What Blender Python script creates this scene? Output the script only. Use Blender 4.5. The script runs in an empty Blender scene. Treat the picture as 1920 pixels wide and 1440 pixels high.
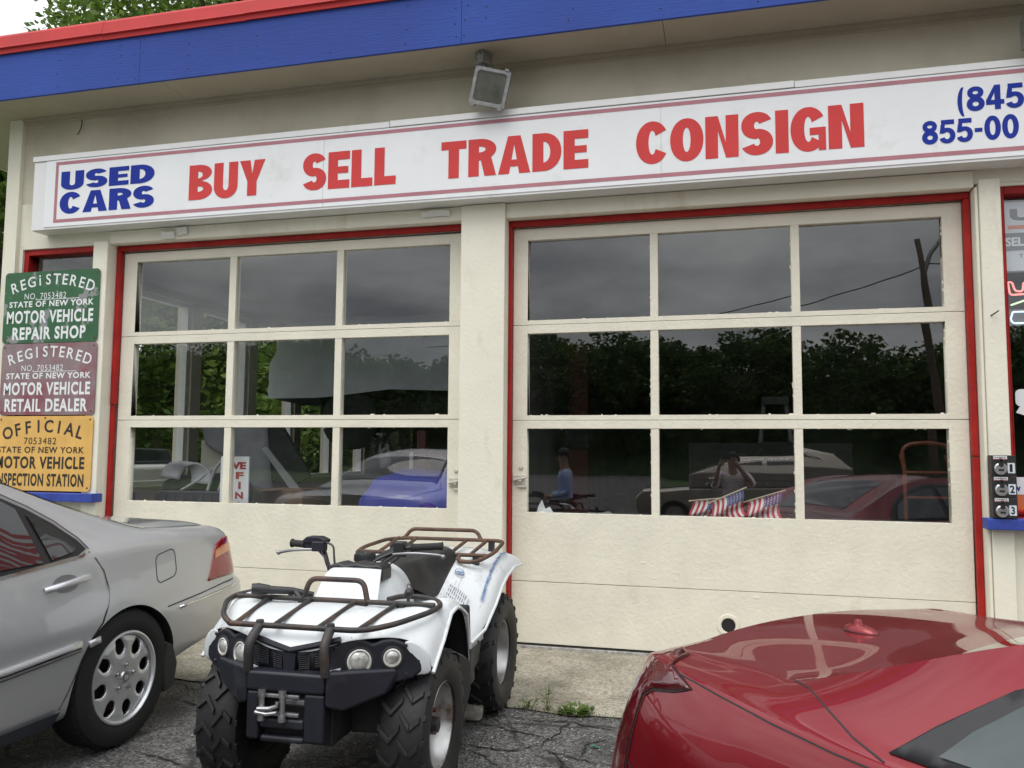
import bpy, bmesh, math, random
import numpy as np
from mathutils import Vector, Matrix
from mathutils.bvhtree import BVHTree
R = math.radians
sc = bpy.context.scene
COL = sc.collection
random.seed(7)

# ------------------------------------------------------------------ camera
cam = bpy.data.objects.new("camera", bpy.data.cameras.new("camera"))
COL.objects.link(cam)
def cam_axes(yaw, pitch, roll):
    cy, sy, cp, sp = math.cos(yaw), math.sin(yaw), math.cos(pitch), math.sin(pitch)
    f = Vector((-sy * cp, cy * cp, sp)); r = Vector((cy, sy, 0)); u = r.cross(f)
    cr, sr = math.cos(roll), math.sin(roll)
    return cr * r + sr * u, -sr * r + cr * u, f
cr_, cu_, cf_ = cam_axes(R(14.673), R(4.725), R(.447))
cam.matrix_world = Matrix((
    (cr_.x, cu_.x, -cf_.x, 0), (cr_.y, cu_.y, -cf_.y, -6.0), (cr_.z, cu_.z, -cf_.z, 1.40), (0, 0, 0, 1)))
cam.data.sensor_width = 36; cam.data.lens = 29.19
cam.data.clip_start = .02; cam.data.clip_end = 2000
sc.camera = cam

# ------------------------------------------------------------------ sky and sun (overcast)
SUN_EL, SUN_AZ = 64, 200           # azimuth clockwise from +y : behind the camera
world = bpy.data.worlds.new("World"); sc.world = world; world.use_nodes = True
wn = world.node_tree; wn.nodes.clear()
def wnode(t, **k):
    n = wn.nodes.new(t)
    for a, b in k.items(): setattr(n, a, b)
    return n
out = wnode('ShaderNodeOutputWorld'); bg = wnode('ShaderNodeBackground')
sky = wnode('ShaderNodeTexSky', sky_type='NISHITA', sun_disc=False)
sky.sun_elevation = R(SUN_EL); sky.sun_rotation = R(SUN_AZ); sky.air_density = 1.0; sky.dust_density = 4.0
tc = wnode('ShaderNodeTexCoord'); mp = wnode('ShaderNodeMapping'); mp.inputs['Scale'].default_value = (1, 1, 2.6)
nz = wnode('ShaderNodeTexNoise'); nz.inputs['Scale'].default_value = 3.6; nz.inputs['Detail'].default_value = 7; nz.inputs['Roughness'].default_value = .55
rmp = wnode('ShaderNodeValToRGB')
rmp.color_ramp.elements[0].position = .36; rmp.color_ramp.elements[0].color = (4.6, 4.85, 5.25, 1)
rmp.color_ramp.elements[1].position = .66; rmp.color_ramp.elements[1].color = (11.6, 11.7, 11.7, 1)
mix = wnode('ShaderNodeMixRGB'); mix.inputs[0].default_value = .90
wn.links.new(tc.outputs['Generated'], mp.inputs['Vector']); wn.links.new(mp.outputs[0], nz.inputs['Vector'])
wn.links.new(nz.outputs[0], rmp.inputs[0]); wn.links.new(sky.outputs[0], mix.inputs[1]); wn.links.new(rmp.outputs[0], mix.inputs[2])
sep = wnode('ShaderNodeSeparateXYZ'); wn.links.new(tc.outputs['Generated'], sep.inputs[0])   # overcast: brighter towards the zenith
grd = wnode('ShaderNodeMapRange'); grd.inputs['From Min'].default_value = 0; grd.inputs['From Max'].default_value = 1; grd.inputs['To Min'].default_value = .72; grd.inputs['To Max'].default_value = 1.9
wn.links.new(sep.outputs['Z'], grd.inputs[0]); mul = wnode('ShaderNodeMixRGB', blend_type='MULTIPLY'); mul.inputs[0].default_value = 1
wn.links.new(mix.outputs[0], mul.inputs[1]); wn.links.new(grd.outputs[0], mul.inputs[2])
wn.links.new(mul.outputs[0], bg.inputs[0]); bg.inputs[1].default_value = .115
wn.links.new(bg.outputs[0], out.inputs[0])
sl = bpy.data.lights.new("sun", 'SUN'); sl.energy = 1.3; sl.angle = R(45); sl.color = (1, .97, .92)
so = bpy.data.objects.new("sun", sl); COL.objects.link(so)
so.rotation_euler = (R(90 - SUN_EL), 0, R(180 - SUN_AZ) + 0)
_d = Vector((math.sin(R(SUN_AZ)) * math.cos(R(SUN_EL)), math.cos(R(SUN_AZ)) * math.cos(R(SUN_EL)), math.sin(R(SUN_EL))))
so.rotation_euler = _d.to_track_quat('Z', 'Y').to_euler()
sc.view_settings.view_transform = 'Standard'; sc.view_settings.look = 'None'
sc.view_settings.exposure = 0.3; sc.view_settings.gamma = 1
sc.cycles.max_bounces = 10; sc.cycles.transparent_max_bounces = 16

# ------------------------------------------------------------------ helpers
WM = {}                                            # world matrix of every Empty/parent
def mat_of(o): return WM.get(o.name, Matrix.Identity(4)) if o else Matrix.Identity(4)
def tag(o, label=None, cat=None, group=None, kind=None):
    for k, v in (('label', label), ('category', cat), ('group', group), ('kind', kind)):
        if v: o[k] = v
    return o
def thing(name, loc, label, cat, rz=0, group=None):
    o = bpy.data.objects.new(name, None); COL.objects.link(o)
    o.empty_display_size = .2
    o.location = loc; o.rotation_euler = (0, 0, rz)
    WM[o.name] = Matrix.Translation(loc) @ Matrix.Rotation(rz, 4, 'Z')
    return tag(o, label, cat, group)
def sharp(me, ang=38):
    for p in me.polygons: p.use_smooth = True
    try: me.set_sharp_from_angle(angle=R(ang))
    except Exception: pass
class MB:
    def __init__(s): s.v = []; s.f = []; s.mi = []; s.m = 0
    def add(s, vs, fs, M=None):
        b = len(s.v)
        s.v += [tuple(M @ Vector(v)) if M is not None else tuple(v) for v in vs]
        s.f += [tuple(i + b for i in f) for f in fs]; s.mi += [s.m] * len(fs)
        return s
    def box(s, x0, x1, y0, y1, z0, z1, M=None):
        return s.add([(x0,y0,z0),(x1,y0,z0),(x1,y1,z0),(x0,y1,z0),(x0,y0,z1),(x1,y0,z1),(x1,y1,z1),(x0,y1,z1)],
            [(3,2,1,0),(4,5,6,7),(0,1,5,4),(1,2,6,5),(2,3,7,6),(3,0,4,7)], M)
    def prism(s, poly, fn, t0, t1, M=None):        # poly in 2D, fn(a,b,t)->xyz
        n = len(poly); vs = [fn(a, b, t0) for a, b in poly] + [fn(a, b, t1) for a, b in poly]
        fs = [tuple(range(n)), tuple(range(2 * n - 1, n - 1, -1))] + [((i + 1) % n, i, n + i, n + (i + 1) % n) for i in range(n)]
        return s.add(vs, fs, M)
    def grid(s, rows, M=None, closed=False):
        m, n = len(rows), len(rows[0]); vs = [p for r in rows for p in r]; fs = []
        for i in range(m - 1):
            for j in range(n if closed else n - 1):
                k = (j + 1) % n
                fs.append((i * n + j, i * n + k, (i + 1) * n + k, (i + 1) * n + j))
        return s.add(vs, fs, M)
    def tube(s, pts, r, seg=8, closed=False, cap=True, M=None):
        P = [Vector(p) for p in pts]; n = len(P)
        rr = list(r) if hasattr(r, '__len__') else [r] * n
        rows = []; up = None
        for i in range(n):
            if closed: t = (P[(i + 1) % n] - P[i - 1])
            else: t = P[min(i + 1, n - 1)] - P[max(i - 1, 0)]
            t.normalize()
            if up is None:
                up = Vector((0, 0, 1)) if abs(t.z) < .9 else Vector((1, 0, 0))
            a = t.cross(up)
            if a.length < 1e-5: a = t.cross(Vector((.3, .9, .1)))
            a.normalize(); b = a.cross(t); b.normalize(); up = b
            rows.append([P[i] + rr[i] * (math.cos(q) * a + math.sin(q) * b) for q in (2 * math.pi * k / seg for k in range(seg))])
        if closed: rows.append(rows[0])
        s.grid(rows, M, closed=True)
        if cap and not closed:
            s.add(rows[0], [tuple(range(seg))], M); s.add(rows[-1], [tuple(range(seg - 1, -1, -1))], M)
        return s
    def lathe(s, prof, seg=32, M=None):            # profile (radius, height), axis = local z
        rows = [[(r * math.cos(2 * math.pi * k / seg), r * math.sin(2 * math.pi * k / seg), z) for k in range(seg)] for r, z in prof]
        return s.grid(rows, M, closed=True)
    def disc(s, c, r, seg=24, M=None):
        return s.add([(c[0] + r * math.cos(2 * math.pi * k / seg), c[1] + r * math.sin(2 * math.pi * k / seg), c[2]) for k in range(seg)], [tuple(range(seg))], M)
    def build(s, name, mat, parent=None, world=False, smooth=None, bevel=0, sub=0, solid=0, bseg=2, link=True, inner=0):
        me = bpy.data.meshes.new(name); vs = s.v
        if world and parent is not None:
            I = mat_of(parent).inverted(); vs = [tuple(I @ Vector(v)) for v in vs]
        me.from_pydata(vs, [], s.f); me.update()
        ms = mat if isinstance(mat, (list, tuple)) else [mat]
        for m in ms: me.materials.append(m)
        if len(ms) > 1 and not inner:
            for p, i in zip(me.polygons, s.mi): p.material_index = i
        bm = bmesh.new(); bm.from_mesh(me); bmesh.ops.remove_doubles(bm, verts=bm.verts, dist=1e-5)
        bmesh.ops.recalc_face_normals(bm, faces=bm.faces); bm.to_mesh(me); bm.free()
        if smooth is not None: sharp(me, smooth)
        o = bpy.data.objects.new(name, me)
        if link: COL.objects.link(o)
        if parent is not None: o.parent = parent
        WM[o.name] = mat_of(parent).copy()
        if solid:
            d = o.modifiers.new('solid', 'SOLIDIFY'); d.thickness = solid; d.offset = -1; d.material_offset = inner; d.material_offset_rim = 0
        if sub:
            d = o.modifiers.new('sub', 'SUBSURF'); d.levels = sub; d.render_levels = sub
        if bevel:
            d = o.modifiers.new('bevel', 'BEVEL'); d.width = bevel; d.segments = bseg; d.limit_method = 'ANGLE'; d.angle_limit = R(35)
            for p in me.polygons: p.use_smooth = True
            d.harden_normals = True
        return o
def Tr(x, y, z): return Matrix.Translation((x, y, z))
def rot_to(axis): return Vector((0, 0, 1)).rotation_difference(Vector(axis)).to_matrix().to_4x4()
def rounded(poly_or_pts, rad, n=5):
    """round the corners of a 3-D or 2-D polyline (open)"""
    P = [Vector(p) for p in poly_or_pts]; o = [P[0]]
    for i in range(1, len(P) - 1):
        a, b, c = P[i - 1], P[i], P[i + 1]
        r = min(rad, (a - b).length * .49, (c - b).length * .49)
        p0 = b + (a - b).normalized() * r; p1 = b + (c - b).normalized() * r
        for k in range(n + 1):
            t = k / n; o.append((1 - t) ** 2 * p0 + 2 * t * (1 - t) * b + t * t * p1)
    o.append(P[-1]); return o
def rrect(x0, x1, z0, z1, r, n=4):
    o = []
    for cx, cz, a0 in ((x1 - r, z1 - r, 0), (x0 + r, z1 - r, 90), (x0 + r, z0 + r, 180), (x1 - r, z0 + r, 270)):
        for k in range(n + 1):
            a = R(a0 + 90 * k / n); o.append((cx + r * math.cos(a), cz + r * math.sin(a)))
    return o
XZ = lambda a, b, t: (a, t, b)

# ------------------------------------------------------------------ materials
def M_(name, col, rough=.6, metal=0, nscale=0, nvar=.0, bump=0, bscale=60, coat=0, spec=None, dirt=None, dscale=3, dthr=(.55, .75), streak=0, detail=6, coatr=.05):
    m = bpy.data.materials.new(name); m.use_nodes = True; nt = m.node_tree; b = nt.nodes['Principled BSDF']
    b.inputs['Base Color'].default_value = (*col, 1); b.inputs['Roughness'].default_value = rough; b.inputs['Metallic'].default_value = metal
    if spec is not None: b.inputs['Specular IOR Level'].default_value = spec
    if coat: b.inputs['Coat Weight'].default_value = coat; b.inputs['Coat Roughness'].default_value = coatr
    t = nt.nodes.new('ShaderNodeTexCoord'); src = t.outputs['Object']
    last = None
    if streak:
        mpg = nt.nodes.new('ShaderNodeMapping'); mpg.inputs['Scale'].default_value = (1, 1, streak); nt.links.new(t.outputs['Object'], mpg.inputs[0])
    def noise(s, d=detail, r=.6):
        n = nt.nodes.new('ShaderNodeTexNoise'); n.inputs['Scale'].default_value = s; n.inputs['Detail'].default_value = d; n.inputs['Roughness'].default_value = r
        nt.links.new(src, n.inputs['Vector']); return n
    if nscale:
        n = noise(nscale); rp = nt.nodes.new('ShaderNodeValToRGB')
        rp.color_ramp.elements[0].position = .3; rp.color_ramp.elements[1].position = .7
        rp.color_ramp.elements[0].color = (*[c * (1 - nvar) for c in col], 1); rp.color_ramp.elements[1].color = (*[min(1, c * (1 + nvar)) for c in col], 1)
        nt.links.new(n.outputs[0], rp.inputs[0]); last = rp.outputs[0]
        rr = nt.nodes.new('ShaderNodeMapRange'); rr.inputs['To Min'].default_value = max(.02, rough - .08); rr.inputs['To Max'].default_value = min(1, rough + .08)
        nt.links.new(n.outputs[0], rr.inputs[0]); nt.links.new(rr.outputs[0], b.inputs['Roughness'])
    if dirt:
        n = noise(dscale, 8, .65)
        if streak: nt.links.new(mpg.outputs[0], n.inputs['Vector'])
        rp = nt.nodes.new('ShaderNodeValToRGB')
        rp.color_ramp.elements[0].position = dthr[0]; rp.color_ramp.elements[1].position = dthr[1]
        rp.color_ramp.elements[0].color = (0, 0, 0, 1); rp.color_ramp.elements[1].color = (1, 1, 1, 1)
        nt.links.new(n.outputs[0], rp.inputs[0]); mx = nt.nodes.new('ShaderNodeMixRGB')
        if last: nt.links.new(last, mx.inputs[1])
        else: mx.inputs[1].default_value = (*col, 1)
        mx.inputs[2].default_value = (*dirt, 1); nt.links.new(rp.outputs[0], mx.inputs[0]); last = mx.outputs[0]
    if last: nt.links.new(last, b.inputs['Base Color'])
    if bump:
        n = noise(bscale, 5); bp = nt.nodes.new('ShaderNodeBump'); bp.inputs['Strength'].default_value = bump; bp.inputs['Distance'].default_value = .01
        nt.links.new(n.outputs[0], bp.inputs['Height']); nt.links.new(bp.outputs[0], b.inputs['Normal'])
    return m
def glass_mat(name, tint=(.8, .85, .85), f0=1.5, wav=.0, refl=1.0):
    m = bpy.data.materials.new(name); m.use_nodes = True; nt = m.node_tree; nt.nodes.clear()
    o = nt.nodes.new('ShaderNodeOutputMaterial'); tr = nt.nodes.new('ShaderNodeBsdfTransparent'); gl = nt.nodes.new('ShaderNodeBsdfGlossy')
    tr.inputs[0].default_value = (*tint, 1); gl.inputs['Roughness'].default_value = .0; gl.inputs[0].default_value = (refl,) * 3 + (1,)
    lw = nt.nodes.new('ShaderNodeLayerWeight'); lw.inputs[0].default_value = .5
    pw = nt.nodes.new('ShaderNodeMath'); pw.operation = 'POWER'; pw.inputs[1].default_value = 5
    r0 = ((f0 - 1) / (f0 + 1)) ** 2
    fr = nt.nodes.new('ShaderNodeMapRange'); fr.inputs['To Min'].default_value = r0; fr.inputs['To Max'].default_value = 1
    nt.links.new(lw.outputs['Facing'], pw.inputs[0]); nt.links.new(pw.outputs[0], fr.inputs[0]); mx = nt.nodes.new('ShaderNodeMixShader')
    if wav:
        t = nt.nodes.new('ShaderNodeTexCoord'); n = nt.nodes.new('ShaderNodeTexNoise'); n.inputs['Scale'].default_value = 2.2; n.inputs['Detail'].default_value = 1
        nt.links.new(t.outputs['Object'], n.inputs['Vector']); bp = nt.nodes.new('ShaderNodeBump'); bp.inputs['Strength'].default_value = wav; bp.inputs['Distance'].default_value = .01
        nt.links.new(n.outputs[0], bp.inputs['Height']); nt.links.new(bp.outputs[0], gl.inputs['Normal'])
    nt.links.new(fr.outputs[0], mx.inputs[0]); nt.links.new(tr.outputs[0], mx.inputs[1]); nt.links.new(gl.outputs[0], mx.inputs[2]); nt.links.new(mx.outputs[0], o.inputs[0])
    return m
def emit(name, col, s):
    m = bpy.data.materials.new(name); m.use_nodes = True; b = m.node_tree.nodes['Principled BSDF']
    b.inputs['Base Color'].default_value = (*col, 1); b.inputs['Emission Color'].default_value = (*col, 1); b.inputs['Emission Strength'].default_value = s
    return m

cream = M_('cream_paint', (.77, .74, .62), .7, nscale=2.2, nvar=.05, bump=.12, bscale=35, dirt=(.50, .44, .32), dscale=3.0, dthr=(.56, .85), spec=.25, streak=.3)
upperm = M_('shaded_cream', (.56, .515, .41), .7, nscale=1.4, nvar=.08, bump=.12, bscale=35, dirt=(.36, .32, .23), dscale=.9, dthr=(.5, .85))  # same cream as the wall below, with the soffit's shade mixed into the colour
stucco = M_('painted_stucco', (.80, .77, .65), .75, nscale=3, nvar=.04, bump=.3, bscale=40, dirt=(.52, .47, .36), dscale=3.5, dthr=(.58, .88), spec=.25, streak=.35)
doorpaint = M_('door_paint', (.76, .725, .605), .6, nscale=4, nvar=.06, bump=.45, bscale=30, dirt=(.50, .44, .33), dscale=4.0, dthr=(.62, .95), spec=.3, streak=.35)
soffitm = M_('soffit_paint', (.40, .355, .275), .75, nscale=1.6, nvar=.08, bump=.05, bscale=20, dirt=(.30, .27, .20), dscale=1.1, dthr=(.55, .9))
redtrim = M_('red_trim', (.36, .016, .013), .55, spec=.25, nscale=6, nvar=.25, bump=.2, bscale=30, dirt=(.42, .2, .15), dscale=9, dthr=(.72, .8))
flashm = M_('red_flashing', (.46, .028, .028), .55, spec=.25, nscale=3, nvar=.12, bump=.1, bscale=5)
white = M_('sign_white', (.80, .81, .82), .35, nscale=3, nvar=.03, dirt=(.60, .59, .56), dscale=4, dthr=(.58, .9))
alu = M_('white_aluminium', (.74, .74, .73), .4, metal=.1, nscale=5, nvar=.04, dirt=(.45, .43, .38), dscale=4, dthr=(.62, .9))
sgred = M_('sign_red', (.62, .062, .060), .6, spec=.2, nscale=4, nvar=.06)
sgblue = M_('sign_blue', (.012, .032, .30), .6, spec=.2, nscale=4, nvar=.08)
sgline = M_('sign_pink_line', (.42, .17, .20), .5, nscale=5, nvar=.1)
dark = M_('dark_void', (.012, .012, .012), .8)
black = M_('black_plastic', (.02, .02, .022), .45, nscale=8, nvar=.3, bump=.05, bscale=120)
steel = M_('steel', (.55, .55, .56), .35, metal=1, nscale=10, nvar=.15)
chrome = M_('chrome', (.75, .75, .76), .08, metal=1)
galv = M_('grey_cast_metal', (.33, .33, .33), .45, metal=.7, nscale=30, nvar=.25)

# blue plywood fascia with fine grain
fasciam = M_('blue_fascia', (.036, .074, .315), .7, nscale=1.2, nvar=.12, spec=.2, dirt=(.05, .09, .30), dscale=5, dthr=(.6, .8))
nt = fasciam.node_tree; b = nt.nodes['Principled BSDF']; t = nt.nodes.new('ShaderNodeTexCoord'); mpp = nt.nodes.new('ShaderNodeMapping'); mpp.inputs['Scale'].default_value = (3, 3, 34)
w = nt.nodes.new('ShaderNodeTexNoise'); w.inputs['Scale'].default_value = 3.0; w.inputs['Detail'].default_value = 8; w.inputs['Distortion'].default_value = .6
bp = nt.nodes.new('ShaderNodeBump'); bp.inputs['Strength'].default_value = .3; bp.inputs['Distance'].default_value = .01
nt.links.new(t.outputs['Object'], mpp.inputs[0]); nt.links.new(mpp.outputs[0], w.inputs['Vector']); nt.links.new(w.outputs[0], bp.inputs['Height']); nt.links.new(bp.outputs[0], b.inputs['Normal'])

def asphalt_mat():
    m = bpy.data.materials.new('cracked_asphalt'); m.use_nodes = True; nt = m.node_tree; b = nt.nodes['Principled BSDF']; N = nt.nodes.new; L = nt.links.new
    t = N('ShaderNodeTexCoord'); s = t.outputs['Object']
    def noise(sc_, d=5, r=.6):
        n = N('ShaderNodeTexNoise'); n.inputs['Scale'].default_value = sc_; n.inputs['Detail'].default_value = d; n.inputs['Roughness'].default_value = r; L(s, n.inputs['Vector']); return n
    def ramp(inp, p0, c0, p1, c1):
        r = N('ShaderNodeValToRGB'); e = r.color_ramp.elements; e[0].position = p0; e[0].color = (*c0, 1); e[1].position = p1; e[1].color = (*c1, 1); L(inp, r.inputs[0]); return r.outputs[0]
    def mixc(f, a, b_, mode='MIX'):
        x = N('ShaderNodeMixRGB'); x.blend_type = mode
        if isinstance(f, float): x.inputs[0].default_value = f
        else: L(f, x.inputs[0])
        for i, v in ((1, a), (2, b_)):
            if isinstance(v, tuple): x.inputs[i].default_value = (*v, 1)
            else: L(v, x.inputs[i])
        return x.outputs[0]
    base = ramp(noise(1.1, 6).outputs[0], .3, (.075, .075, .076), .72, (.15, .148, .143))
    vo = N('ShaderNodeTexVoronoi'); vo.inputs['Scale'].default_value = 95; L(s, vo.inputs['Vector'])
    sp = N('ShaderNodeSeparateColor'); L(vo.outputs['Color'], sp.inputs[0])
    agg = ramp(sp.outputs[0], .25, (.45, .45, .45), .95, (1.75, 1.72, 1.66))
    c = mixc(1.0, base, agg, 'MULTIPLY')
    vo2 = N('ShaderNodeTexVoronoi'); vo2.inputs['Scale'].default_value = 55; L(s, vo2.inputs['Vector'])
    sp2 = N('ShaderNodeSeparateColor'); L(vo2.outputs['Color'], sp2.inputs[0])
    stone = ramp(sp2.outputs[1], .90, (0, 0, 0), .93, (1, 1, 1)); dd = ramp(vo2.outputs['Distance'], .25, (1, 1, 1), .4, (0, 0, 0))
    c = mixc(mixc(1.0, stone, dd, 'MULTIPLY'), c, (.36, .35, .33))
    nd = noise(2.6, 4); mx = N('ShaderNodeMixRGB'); mx.inputs[0].default_value = .22; L(s, mx.inputs[1]); L(nd.outputs['Color'], mx.inputs[2])
    vc = N('ShaderNodeTexVoronoi'); vc.feature = 'DISTANCE_TO_EDGE'; vc.inputs['Scale'].default_value = 1.35; L(mx.outputs[0], vc.inputs['Vector'])
    crack = ramp(vc.outputs['Distance'], .006, (.9, .9, .9), .022, (0, 0, 0))
    gate = ramp(noise(1.6, 3).outputs[0], .36, (0, 0, 0), .5, (1, 1, 1)); crk = mixc(1.0, crack, gate, 'MULTIPLY')
    c = mixc(crk, c, (.018, .017, .016))
    stain = ramp(noise(1.7, 5, .5).outputs[0], .52, (0, 0, 0), .66, (.8, .8, .8)); c = mixc(stain, c, (.03, .029, .028))
    L(c, b.inputs['Base Color']); b.inputs['Roughness'].default_value = .82
    bp = N('ShaderNodeBump'); bp.inputs['Strength'].default_value = .7; bp.inputs['Distance'].default_value = .012
    hh = mixc(crk, vo.outputs['Distance'], (0, 0, 0)); L(hh, bp.inputs['Height']); L(bp.outputs[0], b.inputs['Normal'])
    return m
def concrete_mat():
    m = M_('worn_concrete', (.30, .28, .23), .85, nscale=1.6, nvar=.3, dirt=(.13, .12, .085), dscale=2.6, dthr=(.48, .72))
    nt = m.node_tree; b = nt.nodes['Principled BSDF']; N = nt.nodes.new; L = nt.links.new
    t = N('ShaderNodeTexCoord'); v = N('ShaderNodeTexVoronoi'); v.inputs['Scale'].default_value = 80; L(t.outputs['Object'], v.inputs['Vector'])
    sp = N('ShaderNodeSeparateColor'); L(v.outputs['Color'], sp.inputs[0]); r = N('ShaderNodeValToRGB'); r.color_ramp.elements[0].color = (.6, .6, .6, 1); r.color_ramp.elements[1].color = (1.45, 1.42, 1.35, 1); L(sp.outputs[0], r.inputs[0])
    x = N('ShaderNodeMixRGB'); x.blend_type = 'MULTIPLY'; x.inputs[0].default_value = .85
    old = b.inputs['Base Color'].links[0].from_socket; L(old, x.inputs[1]); L(r.outputs[0], x.inputs[2]); L(x.outputs[0], b.inputs['Base Color'])
    bp = N('ShaderNodeBump'); bp.inputs['Strength'].default_value = .5; bp.inputs['Distance'].default_value = .008; L(v.outputs['Distance'], bp.inputs['Height']); L(bp.outputs[0], b.inputs['Normal'])
    return m
def leaf_mat(name, c):
    m = bpy.data.materials.new(name); m.use_nodes = True; nt = m.node_tree; b = nt.nodes['Principled BSDF']; N = nt.nodes.new; L = nt.links.new
    t = N('ShaderNodeTexCoord'); n = N('ShaderNodeTexNoise'); n.inputs['Scale'].default_value = 1.3; n.inputs['Detail'].default_value = 8; L(t.outputs['Object'], n.inputs['Vector'])
    r = N('ShaderNodeValToRGB'); r.color_ramp.elements[0].position = .3; r.color_ramp.elements[1].position = .7
    r.color_ramp.elements[0].color = (*[k * .55 for k in c], 1); r.color_ramp.elements[1].color = (c[0] * 1.6, c[1] * 1.4, c[2] * 1.2, 1); L(n.outputs[0], r.inputs[0]); L(r.outputs[0], b.inputs['Base Color'])
    b.inputs['Roughness'].default_value = .55
    tl = N('ShaderNodeBsdfTranslucent'); L(r.outputs[0], tl.inputs[0]); mx = N('ShaderNodeMixShader'); mx.inputs[0].default_value = .45
    L(b.outputs[0], mx.inputs[1]); L(tl.outputs[0], mx.inputs[2]); L(mx.outputs[0], nt.nodes['Material Output'].inputs[0])
    return m
leafA = leaf_mat('leaf_green', (.12, .215, .04)); leafB = leaf_mat('leaf_dark', (.055, .11, .028)); grassm = leaf_mat('grass_green', (.11, .19, .035))
bark = M_('bark', (.11, .085, .06), .9, nscale=8, nvar=.4, bump=.6, bscale=20)

# ------------------------------------------------------------------ text
FONT = bpy.data.curves.new('tmpfont', 'FONT')
_tc = {}
def glyph(text, bold=.02, space=1.0):
    k = (text, bold, space)
    if k in _tc: return _tc[k]
    cu = FONT; cu.body = text; cu.size = 1; cu.offset = bold; cu.space_character = space; cu.resolution_u = 4; cu.fill_mode = 'FRONT'; cu.dimensions = '2D'
    o = bpy.data.objects.new('tmptext', cu); COL.objects.link(o)
    dg = bpy.context.evaluated_depsgraph_get(); me = bpy.data.meshes.new_from_object(o.evaluated_get(dg))
    v = np.array([p.co[:2] for p in me.vertices]).reshape(-1, 2); f = [tuple(p.vertices) for p in me.polygons]
    bpy.data.objects.remove(o); bpy.data.meshes.remove(me)
    _tc[k] = (v, f); return v, f
def text_fit(mb, text, x0, x1, z0, z1, fn, bold=.02, space=1.0):
    """letters filling the box; fn(a,b)->xyz"""
    v, f = glyph(text, bold, space); lo, hi = v.min(0), v.max(0)
    q = (v - lo) / (hi - lo)
    mb.add([fn(x0 + a * (x1 - x0), z0 + b_ * (z1 - z0)) for a, b_ in q], f)
def text_h(mb, text, cx, cz, h, fn, bold=.02, wid=1.0, rot=0):
    v, f = glyph(text, bold); lo, hi = v.min(0), v.max(0); c = (lo + hi) / 2; s = h / (hi[1] - lo[1])
    q = (v - c) * s * np.array([wid, 1]); ca, sa = math.cos(rot), math.sin(rot)
    mb.add([fn(cx + a * ca - b_ * sa, cz + a * sa + b_ * ca) for a, b_ in q], f)

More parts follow.
